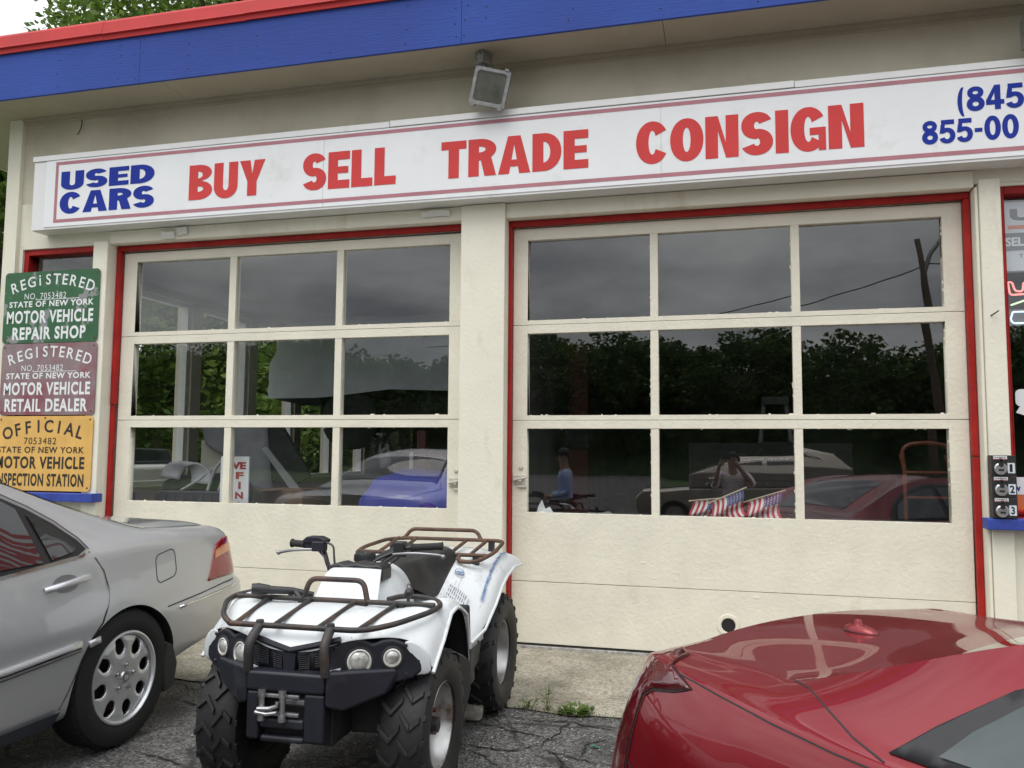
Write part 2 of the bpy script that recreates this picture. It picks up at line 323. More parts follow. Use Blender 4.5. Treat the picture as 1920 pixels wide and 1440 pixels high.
def block_text(mb, text, x0, x1, z0, z1, fn, widths=None, t=.29, th=.225, gap=.055):
    """heavy grotesque capitals; fn(a,b,k) -> xyz, k = small lift for overlapping strokes"""
    W = {'I': t, '-': .42, '(': .34, ')': .34, 'L': .62, 'T': .70, 'E': .64, 'S': .72, 'Y': .80, 'A': .86}
    ws = [W.get(c, .76) for c in text]; tot = sum(ws) + gap * (len(text) - 1); sx = (x1 - x0) / tot; sz = z1 - z0; cx = x0
    for c, w in zip(text, ws):
        k = [0]
        def P(*poly):
            mb.add([fn(cx + a * sx, z0 + b_ * sz, k[0]) for a, b_ in poly], [tuple(range(len(poly)))]); k[0] += 1
        def rc(a, b_, c_, d): P((a, c_), (b_, c_), (b_, d), (a, d))
        def ring(ox, oz, orx, orz, iz, irx, irz, a0, a1, n=28):
            rows = [[], []]
            for i in range(n + 1):
                q = R(a0 + (a1 - a0) * i / n)
                def sp(v, e=.96): return math.copysign(abs(v) ** e, v)
                rows[0].append(fn(cx + (ox + orx * sp(math.cos(q))) * sx, z0 + (oz + orz * sp(math.sin(q))) * sz, k[0]))
                rows[1].append(fn(cx + (ox + irx * sp(math.cos(q))) * sx, z0 + (iz + irz * sp(math.sin(q))) * sz, k[0]))
            mb.grid(rows); k[0] += 1
        if c in 'ILEDBRN': rc(0, t, 0, 1)
        if c == 'L': rc(t, w, 0, th)
        if c == 'T': rc(0, w, 1 - th, 1); rc(w / 2 - t / 2, w / 2 + t / 2, 0, 1 - th)
        if c == 'E': rc(t, w, 0, th); rc(t, w, 1 - th, 1); rc(t, w - .04, .41, .59)
        if c == 'D': ring(t, .5, w - t, .5, .5, w - 2 * t, .5 - th, -90, 90)
        if c == 'B': ring(t, .27, w - t, .27, .305, w - 2 * t, .305 - th, -90, 90); ring(t, .77, w - t - .03, .23, .71, w - 2 * t - .03, .10, -90, 90)
        if c == 'R': ring(t, .71, w - t, .29, .715, w - 2 * t, .285 - th + .02, -90, 90); P((w * .44, .46), (w * .44 + t, .50), (w, 0), (w - t * 1.08, 0))
        if c == 'A':
            h = w / 2; P((0, 0), (t * 1.02, 0), (h, .78), (h, 1), (h - t * .58, 1)); P((w, 0), (h + t * .58, 1), (h, 1), (h, .78), (w - t * 1.02, 0))
            f = lambda z: t * 1.02 + (h - t * 1.02) * z / .78; P((f(.19), .19), (w - f(.19), .19), (w - f(.37), .37), (f(.37), .37))
        if c == 'U': rc(0, t, .34, 1); rc(w - t, w, .34, 1); ring(w / 2, .34, w / 2, .355, .34, w / 2 - t, .355 - th, 180, 360)
        if c == 'Y': P((0, 1), (t * 1.15, 1), (w / 2, .62), (w / 2, .40), (w / 2 - t / 2, .40)); P((w, 1), (w / 2 + t / 2, .40), (w / 2, .40), (w / 2, .62), (w - t * 1.15, 1)); rc(w / 2 - t / 2, w / 2 + t / 2, 0, .40)
        if c == 'N': rc(w - t, w, 0, 1); P((t, 1), (w - t, .36), (w - t, 0), (t, .64))
        if c == 'O': ring(w / 2, .5, w / 2 + .01, .515, .5, w / 2 - t, .515 - th, 0, 360, 48)
        if c == 'C': ring(w / 2, .5, w / 2 + .01, .515, .5, w / 2 - t, .515 - th, 32, 328, 40)
        if c == 'G': ring(w / 2, .5, w / 2 + .01, .515, .5, w / 2 - t, .515 - th, 32, 322, 40); rc(w * .54, w, .36, .53); rc(w - t * .55, w, 0, .36)
        if c == 'S':
            rz = .26 + th / 4
            ring(w / 2, 1.01 - rz, w / 2 - .01, rz, 1.01 - rz, w / 2 - .01 - t, rz - th, 22, 270, 30); ring(w / 2, rz - .01, w / 2, rz + (.5 + th / 2) / 2 - rz + .0, rz - .01, w / 2 - t, rz - th, 90, -158, 30)
        if c == '-': rc(.03, w - .03, .37, .54)
        if c == '0': ring(w / 2, .5, w / 2, .515, .5, w / 2 - t, .515 - th, 0, 360, 48)
        if c == '8': ring(w / 2, .29, w / 2, .30, .285, w / 2 - t, .285 - th + .01, 0, 360, 40); ring(w / 2, .755, w / 2 - .035, .255, .755, w / 2 - t - .01, .25 - th + .02, 0, 360, 40)
        if c == '5': rc(.10, w - .04, 1 - th, 1); P((.02, .42), (t, .42), (t + .03, .80), (.08, .80)); ring(w / 2 - .01, .32, w / 2 + .01, .335, .32, w / 2 - t + .01, .335 - th + .02, -158, 128, 36)
        if c == '4': rc(0, w, .20, .39); rc(w - .40, w - .40 + t, 0, .20); rc(w - .40, w - .40 + t, .39, 1); P((0, .39), (w - .40, 1), (w - .40, .70), (.20, .39))
        if c in '()':
            sgn = 1 if c == '(' else -1; rows_ = [[], []]
            for i in range(17):
                q = R(-62 + 124 * i / 16)
                for n_, rx_ in ((0, .36), (1, .16)): rows_[n_].append(fn(cx + (w / 2 + sgn * (.20 - rx_ * math.cos(q))) * sx, z0 + (.42 + .68 * math.sin(q)) * sz, k[0]))
            mb.grid(rows_)
        cx += (w + gap) * sx
# ------------------------------------------------------------------ ground
def sst(a, b, x):
    t = max(0, min(1, (x - a) / (b - a))); return t * t * (3 - 2 * t)
def gz(x, y):                                      # the lot falls away from the building on the right
    return -.25 * sst(-2.85, -4.6, y) * sst(-2.9, -1.7, x) if y < 0 else 0.0
asph = asphalt_mat(); conc = concrete_mat()
def ground_sheet(name, xs, ys, mat, dz=0, edge=None):
    mb = MB(); mb.grid([[(x, y, gz(x, y) + dz) for x in xs] for y in ys]); o = mb.build(name, mat, smooth=60); return tag(o, kind='structure')
fx = [-400, -60, -20] + [-10 + i * .25 for i in range(81)] + [12, 20, 60, 400]
fy = [-400, -60, -22] + [-12 + i * .25 for i in range(61)] + [5, 15, 60, 400]
LOT = ground_sheet('parking_lot', fx, fy, asph, -.004)
CRACKS = [
    [ (-1.538, -2.041), (-1.367, -2.055), (-1.171, -2.076), (-1.010, -2.089), (-0.907, -1.977), (-0.852, -1.796), (-0.837, -1.638), (-0.833, -1.566) ],
    [ (-0.926, -2.006), (-0.811, -2.061), (-0.688, -2.111), (-0.575, -2.133), (-0.471, -2.189) ],
    [ (-1.335, -1.728), (-1.178, -1.771), (-1.008, -1.832), (-0.846, -1.891), (-0.800, -1.830) ],
    [ (-1.269, -2.104), (-1.129, -2.173), (-1.002, -2.307) ],
    [ (-0.847, -2.013), (-0.765, -2.139), (-0.716, -2.290) ],
    [ (-3.290, -1.481), (-3.114, -1.610), (-2.969, -1.648), (-2.815, -1.745) ],
    [ (-3.044, -1.812), (-2.909, -1.856), (-2.741, -1.928) ],
    [ (-1.312, -1.563), (-1.136, -1.607), (-0.986, -1.628), (-0.830, -1.583), (-0.673, -1.652), (-0.548, -1.675) ],
    [ (-0.688, -2.111), (-0.687, -1.899), (-0.573, -1.789) ],
    [ (-2.699, -2.585), (-2.537, -2.609), (-2.317, -2.681) ],
]
crkm = M_('crack_dark', (.016, .015, .014), .95, nscale=30, nvar=.4)
rng = random.Random(31)
for c_ in CRACKS:
    pts = []
    for (xa, ya), (xb, yb) in zip(c_, c_[1:]):
        n_ = max(2, int(math.hypot(xb - xa, yb - ya) / .025))
        for i in range(n_): t_ = i / n_; pts.append((xa + (xb - xa) * t_ + rng.gauss(0, .006), ya + (yb - ya) * t_ + rng.gauss(0, .006)))
    rows = []
    for i, (x, y) in enumerate(pts):
        w_ = rng.uniform(.002, .008) * min(1, i / 4, (len(pts) - i) / 4 + .1); x2, y2 = pts[min(i + 1, len(pts) - 1)]; x0_, y0_ = pts[max(0, i - 1)]; d_ = math.hypot(x2 - x0_, y2 - y0_) or 1; nx, ny = -(y2 - y0_) / d_ * w_, (x2 - x0_) / d_ * w_
        rows.append([(x - nx, y - ny, gz(x, y) + .001), (x + nx, y + ny, gz(x, y) + .001)])
    mb = MB(); mb.grid(rows); mb.build('crack', crkm, LOT)
mb = MB(); rng = random.Random(3)
rows = []
for i in range(121):
    x = -8 + i * .13; e = -1.44 + .05 * math.sin(x * 2.1) + rng.uniform(-.025, .025)
    rows.append([(x, 0.0, .004), (x, -.5, .004), (x, -1.0, .004), (x, e, .003)])
mb.grid(rows); tag(mb.build('concrete_apron', conc, smooth=60), kind='structure')
def bank(x): return .02 + 1.15 * sst(-9.2, -14.5, x) + .6 * sst(-14, -24, x)
mb = MB(); gr = random.Random(5)
mb.grid([[(x, y, bank(x) + .03 * math.sin(x * 3 + y)) for x in (-30, -24, -20, -17, -14, -12, -11, -10, -9.4, -8.8, -8.4)] for y in range(-4, 40, 2)])
tag(mb.build('grass_bank', M_('grass_ground', (.12, .20, .035), .9, nscale=4, nvar=.5, bump=.8, bscale=30), smooth=60), kind='structure')
mb = MB()
for i in range(14000):
    x = gr.uniform(-16, -8.5); y = gr.uniform(2, 18); z = bank(x); a = gr.uniform(0, 6.28); h = gr.uniform(.12, .4)
    dx, dy = .02 * math.cos(a), .02 * math.sin(a); lx, ly = gr.uniform(-.12, .12), gr.uniform(-.12, .12)
    mb.add([(x - dx, y - dy, z), (x + dx, y + dy, z), (x + lx, y + ly, z + h)], [(0, 1, 2)])
tag(mb.build('tall_grass', grassm), 'tall green grass growing on the bank left of the garage', 'grass', kind='stuff')

# ------------------------------------------------------------------ garage building
G = thing('garage_building', (0, 0, 0), 'cream painted two bay garage with blue and red roof edge', 'building')
mb = MB()
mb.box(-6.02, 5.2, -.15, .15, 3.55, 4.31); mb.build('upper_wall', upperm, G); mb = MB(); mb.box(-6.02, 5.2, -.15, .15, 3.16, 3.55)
mb.box(-5.065, -1.925, -.168, -.152, 3.14, 3.245); mb.box(-1.583, 1.552, -.168, -.152, 3.135, 3.245)   # header boards
mb.box(-5.065, -1.925, -.15, .15, 3.14, 3.16); mb.box(-1.583, 1.552, -.15, .15, 3.135, 3.16); mb.box(1.70, 5.2, -.15, .15, 3.137, 3.16)
mb.box(-6.02, -5.21, -.15, .15, 0, .965); mb.box(-6.02, -5.985, -.15, .15, .965, 3.16)
mb.box(-5.985, -5.21, -.15, .15, 3.14, 3.16)
mb.box(1.70, 5.2, -.15, .15, 0, .95); mb.box(3.6, 5.2, -.15, .15, .95, 3.137)
mb.build('front_wall', cream, G, bevel=.004)
mb = MB()
mb.box(-6.16, -6.02, -.19, .15, 0, 4.31)
mb.build('corner_board', cream, G, bevel=.006)
for nm, x0, x1, y, z1 in (('pillar', -5.21, -5.065, -.19, 3.16), ('pillar', -1.925, -1.583, -.193, 3.246), ('pillar', 1.575, 1.70, -.19, 3.18)):
    mb = MB(); mb.box(x0, x1, y, .15, 0, z1)
    if x0 > 1: mb.box(1.552, 1.573, -.175, .15, 0, 3.135)
    mb.build(nm, stucco, G, bevel=.008)
# wall behind / sides / roof slab
sidem = M_('side_wall', (.60, .56, .46), .7, nscale=2, nvar=.06)
inner = M_('interior_grey', (.16, .16, .155), .8, nscale=1.5, nvar=.3, dirt=(.05, .05, .05), dscale=1.2)
mb = MB()
mb.box(-6.16, -5.90, .15, 9.0, 0, 1.02); mb.box(-6.16, -5.90, .15, 9.0, 3.06, 4.31)
for y0, y1 in ((.15, .35), (1.02, 1.2), (2.2, 2.38), (3.38, 3.56), (4.56, 4.74), (5.74, 5.92), (6.9, 9.0)): mb.box(-6.14, -5.93, y0, y1, 1.02, 3.06)
mb.build('left_wall', sidem, G)
mb = MB(); mb.box(-5.9, 5.2, 9.0, 9.2, 0, 4.31); mb.box(5.2, 5.4, -.15, 9.2, 0, 4.31)
mb.build('rear_wall', inner, G)
mb = MB(); mb.box(-5.9, 5.2, .15, 9.0, 3.13, 3.2); mb.build('ceiling', M_('ceiling_grey', (.30, .30, .30), .8, nscale=1, nvar=.15), G)
mb = MB(); mb.box(-5.9, 5.2, .15, 9.0, .005, .012); mb.build('shop_floor', M_('shop_floor', (.10, .10, .095), .5, nscale=2, nvar=.4), G)
mb = MB(); mb.box(-1.9, -1.8, .9, 9.0, .012, 3.13); mb.build('partition_wall', inner, G)
# soffit, fascia and flashing
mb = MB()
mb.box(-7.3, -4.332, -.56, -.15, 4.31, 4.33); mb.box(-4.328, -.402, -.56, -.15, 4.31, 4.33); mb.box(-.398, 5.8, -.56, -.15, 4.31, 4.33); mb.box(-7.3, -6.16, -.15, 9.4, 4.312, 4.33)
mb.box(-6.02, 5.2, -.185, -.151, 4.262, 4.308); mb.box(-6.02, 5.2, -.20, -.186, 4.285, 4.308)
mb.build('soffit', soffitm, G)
mb = MB(); mb.box(-7.3, 5.8, -.55, 9.6, 4.331, 4.66); mb.build('roof', M_('roof_tar', (.06, .06, .06), .9), G)
fb = MB(); xs = [-7.3, -4.502, -1.812, .93, 3.6, 5.8]
for a, b_ in zip(xs, xs[1:]): fb.box(a + .0015, b_ - .0015, -.585, -.562, 4.302, 4.695)
sf = MB(); sf.box(-7.322, -7.301, -.585, 9.5, 4.302, 4.695); sf.build('side_fascia', cream, G)
nr = random.Random(2); fb.m = 1
for x in [-5.9 + .61 * i for i in range(14)] + [-4.53, -4.47, -1.84, -1.78, .90, .96]:
    for z in (4.36, 4.47, 4.56, 4.65):
        if nr.random() < .75: fb.disc((0, 0, 0), .006, 8, Tr(x + nr.uniform(-.02, .02), -.5862, z + nr.uniform(-.02, .02)) @ Matrix.Rotation(R(90), 4, 'X'))
fas = fb.build('fascia_board', [fasciam, dark], G)
fl = MB()
prof = [(-.562, 4.70), (-.602, 4.69), (-.604, 4.728), (-.622, 4.734), (-.618, 4.75), (-.600, 4.84), (-.585, 4.862), (-.2, 4.875)]
cuts = [-7.34, -6.6, -4.86, -3.55, -2.2, -.9, .4, 2.0, 5.8]
for k, (a, b_) in enumerate(zip(cuts, cuts[1:])):
    o_ = .002 * (k % 2); fl.grid([[(a + .001, y - o_, z + o_) for y, z in prof], [(b_ + .012, y - o_, z + o_) for y, z in prof]])
fl.build('roof_flashing', flashm, G, solid=.004)
# windows of the left side wall
sw = MB()
for y0, y1 in ((.35, 1.02), (1.2, 2.2), (2.38, 3.38), (3.56, 4.56), (4.74, 5.74), (5.92, 6.9)):
    for a, b_, c, d in ((y0, y0 + .045, 1.02, 3.06), (y1 - .045, y1, 1.02, 3.06), (y0 + .045, y1 - .045, 1.02, 1.07), (y0 + .045, y1 - .045, 3.015, 3.06)): sw.box(-6.06, -5.97, a, b_, c, d)
w_ = sw.build('side_windows', M_('window_white', (.72, .72, .70), .5), G)
# ------------------------------------------------------------------ garage doors
glass = glass_mat('pane_glass', (.95, .97, .97), 2.06, wav=.06)
XC = ((-4.888, -3.989, -3.927, -3.019, -2.960, -2.063), (-1.445, -.539, -.483, .429, .485, 1.387))
ZR = ((3.003, 2.396, 2.295, 1.684, 1.588, .975), (2.992, 2.384, 2.285, 1.675, 1.578, .965))
DX = ((-5.018, -1.925), (-1.555, 1.507))
for k in (0, 1):
    X, Z, (xa, xb) = XC[k], ZR[k], DX[k]
    mb = MB(); F, Bk = -.032, .035
    seams = [.03, .47, (Z[4] + Z[3]) / 2 + .012, (Z[2] + Z[1]) / 2 + .014, 3.082]
    g = .0022
    for lo, hi in zip(seams, seams[1:]):
        lo += g; hi -= g
        if hi < .5 : mb.box(xa, xb, F, Bk, lo, hi); continue
        # glass opening of this section
        op = [(Z[2 * i + 1], Z[2 * i]) for i in range(3) if Z[2 * i + 1] > lo - .02 and Z[2 * i] < hi + .02][0]
        mb.box(xa, X[0], F, Bk, lo, hi); mb.box(X[5], xb, F, Bk, lo, hi)
        mb.box(X[0], X[5], F, Bk, lo, op[0]); mb.box(X[0], X[5], F, Bk, op[1], hi)
        for a, b_ in ((X[1], X[2]), (X[3], X[4])): mb.box(a, b_, F + .003, Bk, op[0], op[1])
    d = mb.build('garage_door', doorpaint, G, bevel=.006)
    gb = MB(); pt = MB(); pr = random.Random(k)
    for i in range(3):
        z1, z0 = Z[2 * i], Z[2 * i + 1]
        for j in range(3):
            x0, x1 = X[2 * j], X[2 * j + 1]; t1, t2 = pr.uniform(-.006, .006), pr.uniform(-.005, .005)
            gb.add([(x0 - .004, -t1, z0 - .004), (x1 + .004, t1, z0 - .004), (x1 + .004, t1 + t2, z1 + .004), (x0 - .004, -t1 + t2, z1 + .004)], [(0, 1, 2, 3)])
            for n in range(7):                                    # old paint on the pane edges
                px_ = pr.uniform(x0, x1); s_ = pr.uniform(.003, .009); zz = z0 if pr.random() < .6 else z1
                pt.box(px_, px_ + s_ * pr.uniform(1, 4), -.009, -.006, zz - .004 if zz == z0 else zz - s_, zz + s_ if zz == z0 else zz + .004)
            for n in range(6):
                pz_ = pr.uniform(z0, z1); s_ = pr.uniform(.003, .008); pt.box(x1 - s_, x1 + .004, -.009, -.006, pz_, pz_ + s_ * 3)
    gb.build('door_glass', glass, d); smear = pt
    bk = MB(); bk.box(xa, xb, .036, .04, .03, .96); bk.box(xa, xb, .036, .04, 2.33, 2.36); bk.box(xa, xb, .036, .04, 1.62, 1.65); bk.build('seam_backing', dark, d)
    # latch
    lm = MB(); lx = -1.99 if k == 0 else -1.49; lz = 1.17 if k == 0 else 1.20
    lm.box(lx - .055, lx + .03, -.045, -.033, lz - .03, lz + .035); lm.tube([(lx - .05, -.06, lz), (lx + .05, -.062, lz + .02)], .009); lm.tube([(lx, -.034, lz), (lx, -.066, lz)], .014)
    lm.box(lx - .02, lx + .045, -.05, -.034, lz - .055, lz - .035)
    lm.lathe([(.0, .012), (.012, .01), (.018, .0)], 14, Tr(lx, -.034, lz + .09) @ Matrix.Rotation(R(90), 4, 'X'))
    lm.build('latch', M_('painted_latch', (.52, .49, .43), .5, nscale=20, nvar=.2), d, bevel=.003)
    # red stop trim
    tb = MB(); rr = random.Random(9 + k)
    if k == 0:
        tb.box(-5.060, -5.020, -.085, -.034, 1.78, 3.095); tb.box(-5.064, -5.03, -.075, -.034, .02, 1.775); tb.box(-5.060, -1.926, -.085, -.034, 3.096, 3.136)
    else:
        tb.box(-1.581, -1.557, -.085, -.034, .33, 3.09); tb.box(1.509, 1.547, -.085, -.034, 1.40, 3.09); tb.box(1.512, 1.550, -.08, -.034, .02, 1.395); tb.box(-1.581, 1.547, -.085, -.034, 3.091, 3.131)
    tb.build('door_trim', redtrim, d, bevel=.006)
    ss = MB(); ss.box(xa, xb, -.03, .04, .004, .026); ss.build('bottom_seal', M_('rubber_seal', (.03, .03, .03), .8), d)
    sb = MB(); sb.box(xa + .02, xb - .02, -.075, -.05, .004, .02); sb.build('threshold', M_('worn_metal_strip', (.35, .34, .32), .6, nscale=30, nvar=.5), d)
    if k == 1:
        hp = MB(); A = Tr(-.023, -.033, .238) @ Matrix.Rotation(R(90), 4, 'X')
        hp.lathe([(.075, 0), (.072, .008), (.052, .009), (.047, .004), (.047, -.03)], 28, A); ring = hp.build('pipe_ring', doorpaint, d, smooth=40)
        hb = MB(); hb.disc((0, 0, .003), .046, 28, A); hb.build('pipe_hole', dark, ring)
    ch = smear                                                   # small chips and dents on the lower panel
    for n in range(4):
        cx, cz = rr.uniform(xa + .2, xb - .2), rr.uniform(.08, .9); ww = rr.uniform(.01, .035)
        ch.prism([(cx + ww * math.cos(q) * rr.uniform(.7, 1.2), cz + .25 * ww * math.sin(q) * rr.uniform(.6, 1.3)) for q in (i * .9 for i in range(7))], XZ, F - .0025, F + .001)
    bm = bmesh.new(); bm.from_mesh(d.data); tm_ = bpy.data.meshes.new('tmp'); tm_.from_pydata(ch.v, [], ch.f); bm.from_mesh(tm_); bm.to_mesh(d.data); bm.free(); bpy.data.meshes.remove(tm_)
# ------------------------------------------------------------------ front windows beside the doors
for nm, x0, x1, z0, z1, yg in (('window', -5.985, -5.21, 1.04, 3.14, -.05), ('window', 1.70, 3.6, 1.02, 3.137, -.05)):
    fr = MB(); t = .05 if x0 < 0 else .035
    fr.box(x0, x0 + t, -.13, -.02, z0, z1); fr.box(x1 - t, x1, -.13, -.02, z0, z1); fr.box(x0 + t, x1 - t, -.13, -.02, z1 - .05, z1); fr.box(x0 + t, x1 - t, -.13, -.02, z0, z0 + .045)
    wf = fr.build(nm, redtrim, G, bevel=.005)
    p = MB(); p.add([(x0, yg, z0), (x1, yg, z0), (x1, yg, z1), (x0, yg, z1)], [(0, 1, 2, 3)]); p.build('window_glass', glass, wf)
    s_ = MB()
    if x0 < 0: s_.box(-6.015, -5.03, -.27, -.151, .967, 1.038)
    else: s_.box(1.53, 3.7, -.27, -.151, .95, 1.018)
    s_.build('sill', M_('blue_sill', (.03, .06, .33), .5, nscale=8, nvar=.25, bump=.15, bscale=30), wf, bevel=.006)
# torn paper and loose bits under the sign
rr = random.Random(4); tpm = M_('torn_paper', (.72, .71, .68), .8)
for x0, x1, z0, z1, lb in ((-4.55, -4.42, 3.15, 3.20, 'small torn white paper scrap, leftmost under the long sign'), (-4.40, -4.30, 3.17, 3.23, 'torn white paper curl just right of the leftmost scrap under the sign'), (-2.25, -2.02, 3.18, 3.22, 'long torn white paper strip beside the middle pillar under the sign')):
    tp = MB()
    tp.grid([[(x0 + (x1 - x0) * i / 5, -.172 - .012 * abs(math.sin(i * 1.3)) - .02 * j, z0 + (z1 - z0) * j + rr.uniform(-.006, .006)) for i in range(6)] for j in (0, 1)])
    tag(tp.build('torn_paper', tpm), lb, 'paper', 'torn paper scraps under the sign')
wr = MB(); wr.tube([(-5.42, -.16, 4.27), (-5.405, -.175, 4.22), (-5.41, -.18, 4.17), (-5.44, -.18, 4.12)], .004, 6); wr.build('stray_wire', dark, G); wr = MB()
wr.tube([(1.615, -.19, 2.29), (1.632, -.215, 2.30), (1.65, -.23, 2.315)], .004, 6); wr.build('stray_wire', dark, G)

# ------------------------------------------------------------------ long shop sign
S = thing('shop_sign', (-2, -.25, 3.25), 'long white light box sign reading used cars buy sell trade consign', 'sign')
mb = MB(); mb.box(-5.73, 3.2, -.325, -.153, 3.25, 3.845); mb.box(-5.74, -2.46, -.336, -.153, 3.846, 3.892); mb.box(-2.455, .45, -.338, -.153, 3.848, 3.896); mb.box(.453, 3.2, -.336, -.153, 3.846, 3.892)
mb.build('housing', alu, S, world=True, bevel=.003)
mb = MB()
for a, b_ in ((-5.60, -3.002), (-2.999, -.432), (-.429, 3.2)): mb.box(a, b_, -.331, -.326, 3.27, 3.843)
mb.build('face_panel', white, S, world=True)
mb = MB(); yf = -.3325
for x0, x1, z0, z1 in ((-5.50, 3.2, 3.800, 3.828), (-5.50, 3.2, 3.302, 3.330), (-5.50, -5.472, 3.331, 3.799)): mb.add([(x0, yf, z0), (x1, yf, z0), (x1, yf, z1), (x0, yf, z1)], [(0, 1, 2, 3)])
mb.build('border_line', sgline, S, world=True)
f_ = lambda a, b_: (a, -.333, b_)
for t, x0, x1, z0, z1, bo in (('BUY', -4.19, -3.505, 3.403, 3.69, .05), ('SELL', -3.177, -2.40, 3.405, 3.695, .05), ('TRADE', -2.04, -.939, 3.412, 3.692, .05), ('CONSIGN', -.60, .877, 3.405, 3.70, .05)):
    mb = MB(); block_text(mb, t, x0, x1, z0, z1, lambda a, b_, k: (a, -.333 - .0004 * k, b_)); mb.build('red_lettering', sgred, S, world=True)
for t, x0, x1, z0, z1, bo in (('USED', -5.44, -4.52, 3.58, 3.738, .05), ('CARS', -5.44, -4.515, 3.374, 3.556, .05), ('(845)', 1.432, 1.865, 3.579, 3.737, .03), ('855-00', 1.221, 1.775, 3.385, 3.537, .03)):
    mb = MB(); block_text(mb, t, x0, x1, z0, z1, lambda a, b_, k: (a, -.333 - .0004 * k, b_), t=.29, th=.24) if t in ('USED', 'CARS') else block_text(mb, t, x0, x1, z0, z1, lambda a, b_, k: (a, -.333 - .0004 * k, b_), t=.25, th=.20, gap=.06)
    mb.build('blue_lettering', sgblue, S, world=True)

# ------------------------------------------------------------------ floodlight
Fm = Tr(-1.635, -.44, 4.02) @ Matrix.Rotation(R(10), 4, 'Z') @ Matrix.Rotation(R(13), 4, 'Y') @ Matrix.Rotation(R(12), 4, 'X')
FL = thing('flood_light', (-1.69, -.40, 4.31), 'grey square flood light hanging crooked under the soffit', 'light')
mb = MB(); h = .132
fr = rrect(-h, h, -h, h, .012)
fi = rrect(-h + .022, h - .022, -h + .022, h - .022, .02)
n = len(fr); vs = [(a, -.02, b_) for a, b_ in fr] + [(a, -.02, b_) for a, b_ in fi] + [(a, .02, b_) for a, b_ in fr] + [(a * .94, -.008, b_ * .94) for a, b_ in fi] + [(a * .7, .12, b_ * .62) for a, b_ in fr]
fs = []
for i in range(n):
    j = (i + 1) % n; fs += [(i, j, n + j, n + i), (n + i, n + j, 3 * n + j, 3 * n + i), (i, 2 * n + i, 2 * n + j, j), (2 * n + i, 4 * n + i, 4 * n + j, 2 * n + j)]
fs.append(tuple(range(4 * n, 5 * n))); mb.add(vs, fs, Fm)
for a, b_ in ((-.1, -.14), (.1, -.14), (.1, .138)): mb.box(a - .014, a + .014, -.03, .02, b_ - .008, b_ + .008, Fm)
mb.build('lamp_housing', galv, FL, world=True, smooth=35)
mb = MB(); mb.add([(a * .94, -.0075, b_ * .94) for a, b_ in fi], [tuple(range(n))], Fm)
mb.build('lens', M_('dusty_lens', (.13, .13, .11), .25, nscale=3, nvar=.5, coat=.5), FL, world=True)
mb = MB(); Jm = Tr(-1.70, -.40, 4.25) @ Matrix.Rotation(R(-30), 4, 'Z')
mb.box(-.042, .042, -.05, .05, -.035, .06, Jm); mb.tube([Jm @ Vector((0, 0, -.035)), Jm @ Vector((.01, .01, -.07)), Fm @ Vector((0, .03, .128))], .014); mb.lathe([(0, .012), (.02, .01), (.026, 0)], 12, Jm @ Tr(0, -.05, .03) @ Matrix.Rotation(R(90), 4, 'X'))
mb.build('junction_box', galv, FL, world=True, bevel=.004)
mb = MB(); mb.tube([(-1.74, -.42, 4.23), (-1.755, -.44, 4.18), (-1.745, -.43, 4.14)], .003, 5); mb.build('cable', black, FL, world=True); mb = MB(); mb.tube([(-1.66, -.36, 4.26), (-1.63, -.38, 4.2), (-1.65, -.40, 4.14)], .003, 5); mb.build('cable', black, FL, world=True)
F2 = thing('flood_light', (1.83, -.40, 4.0), 'dark edge of a second flood light at the right end under the soffit', 'light')
mb = MB(); mb.box(1.80, 1.98, -.5, -.34, 3.93, 4.13); mb.tube([(1.9, -.42, 4.13), (1.9, -.42, 4.31)], .02); mb.build('lamp_housing', galv, F2, world=True, bevel=.01)

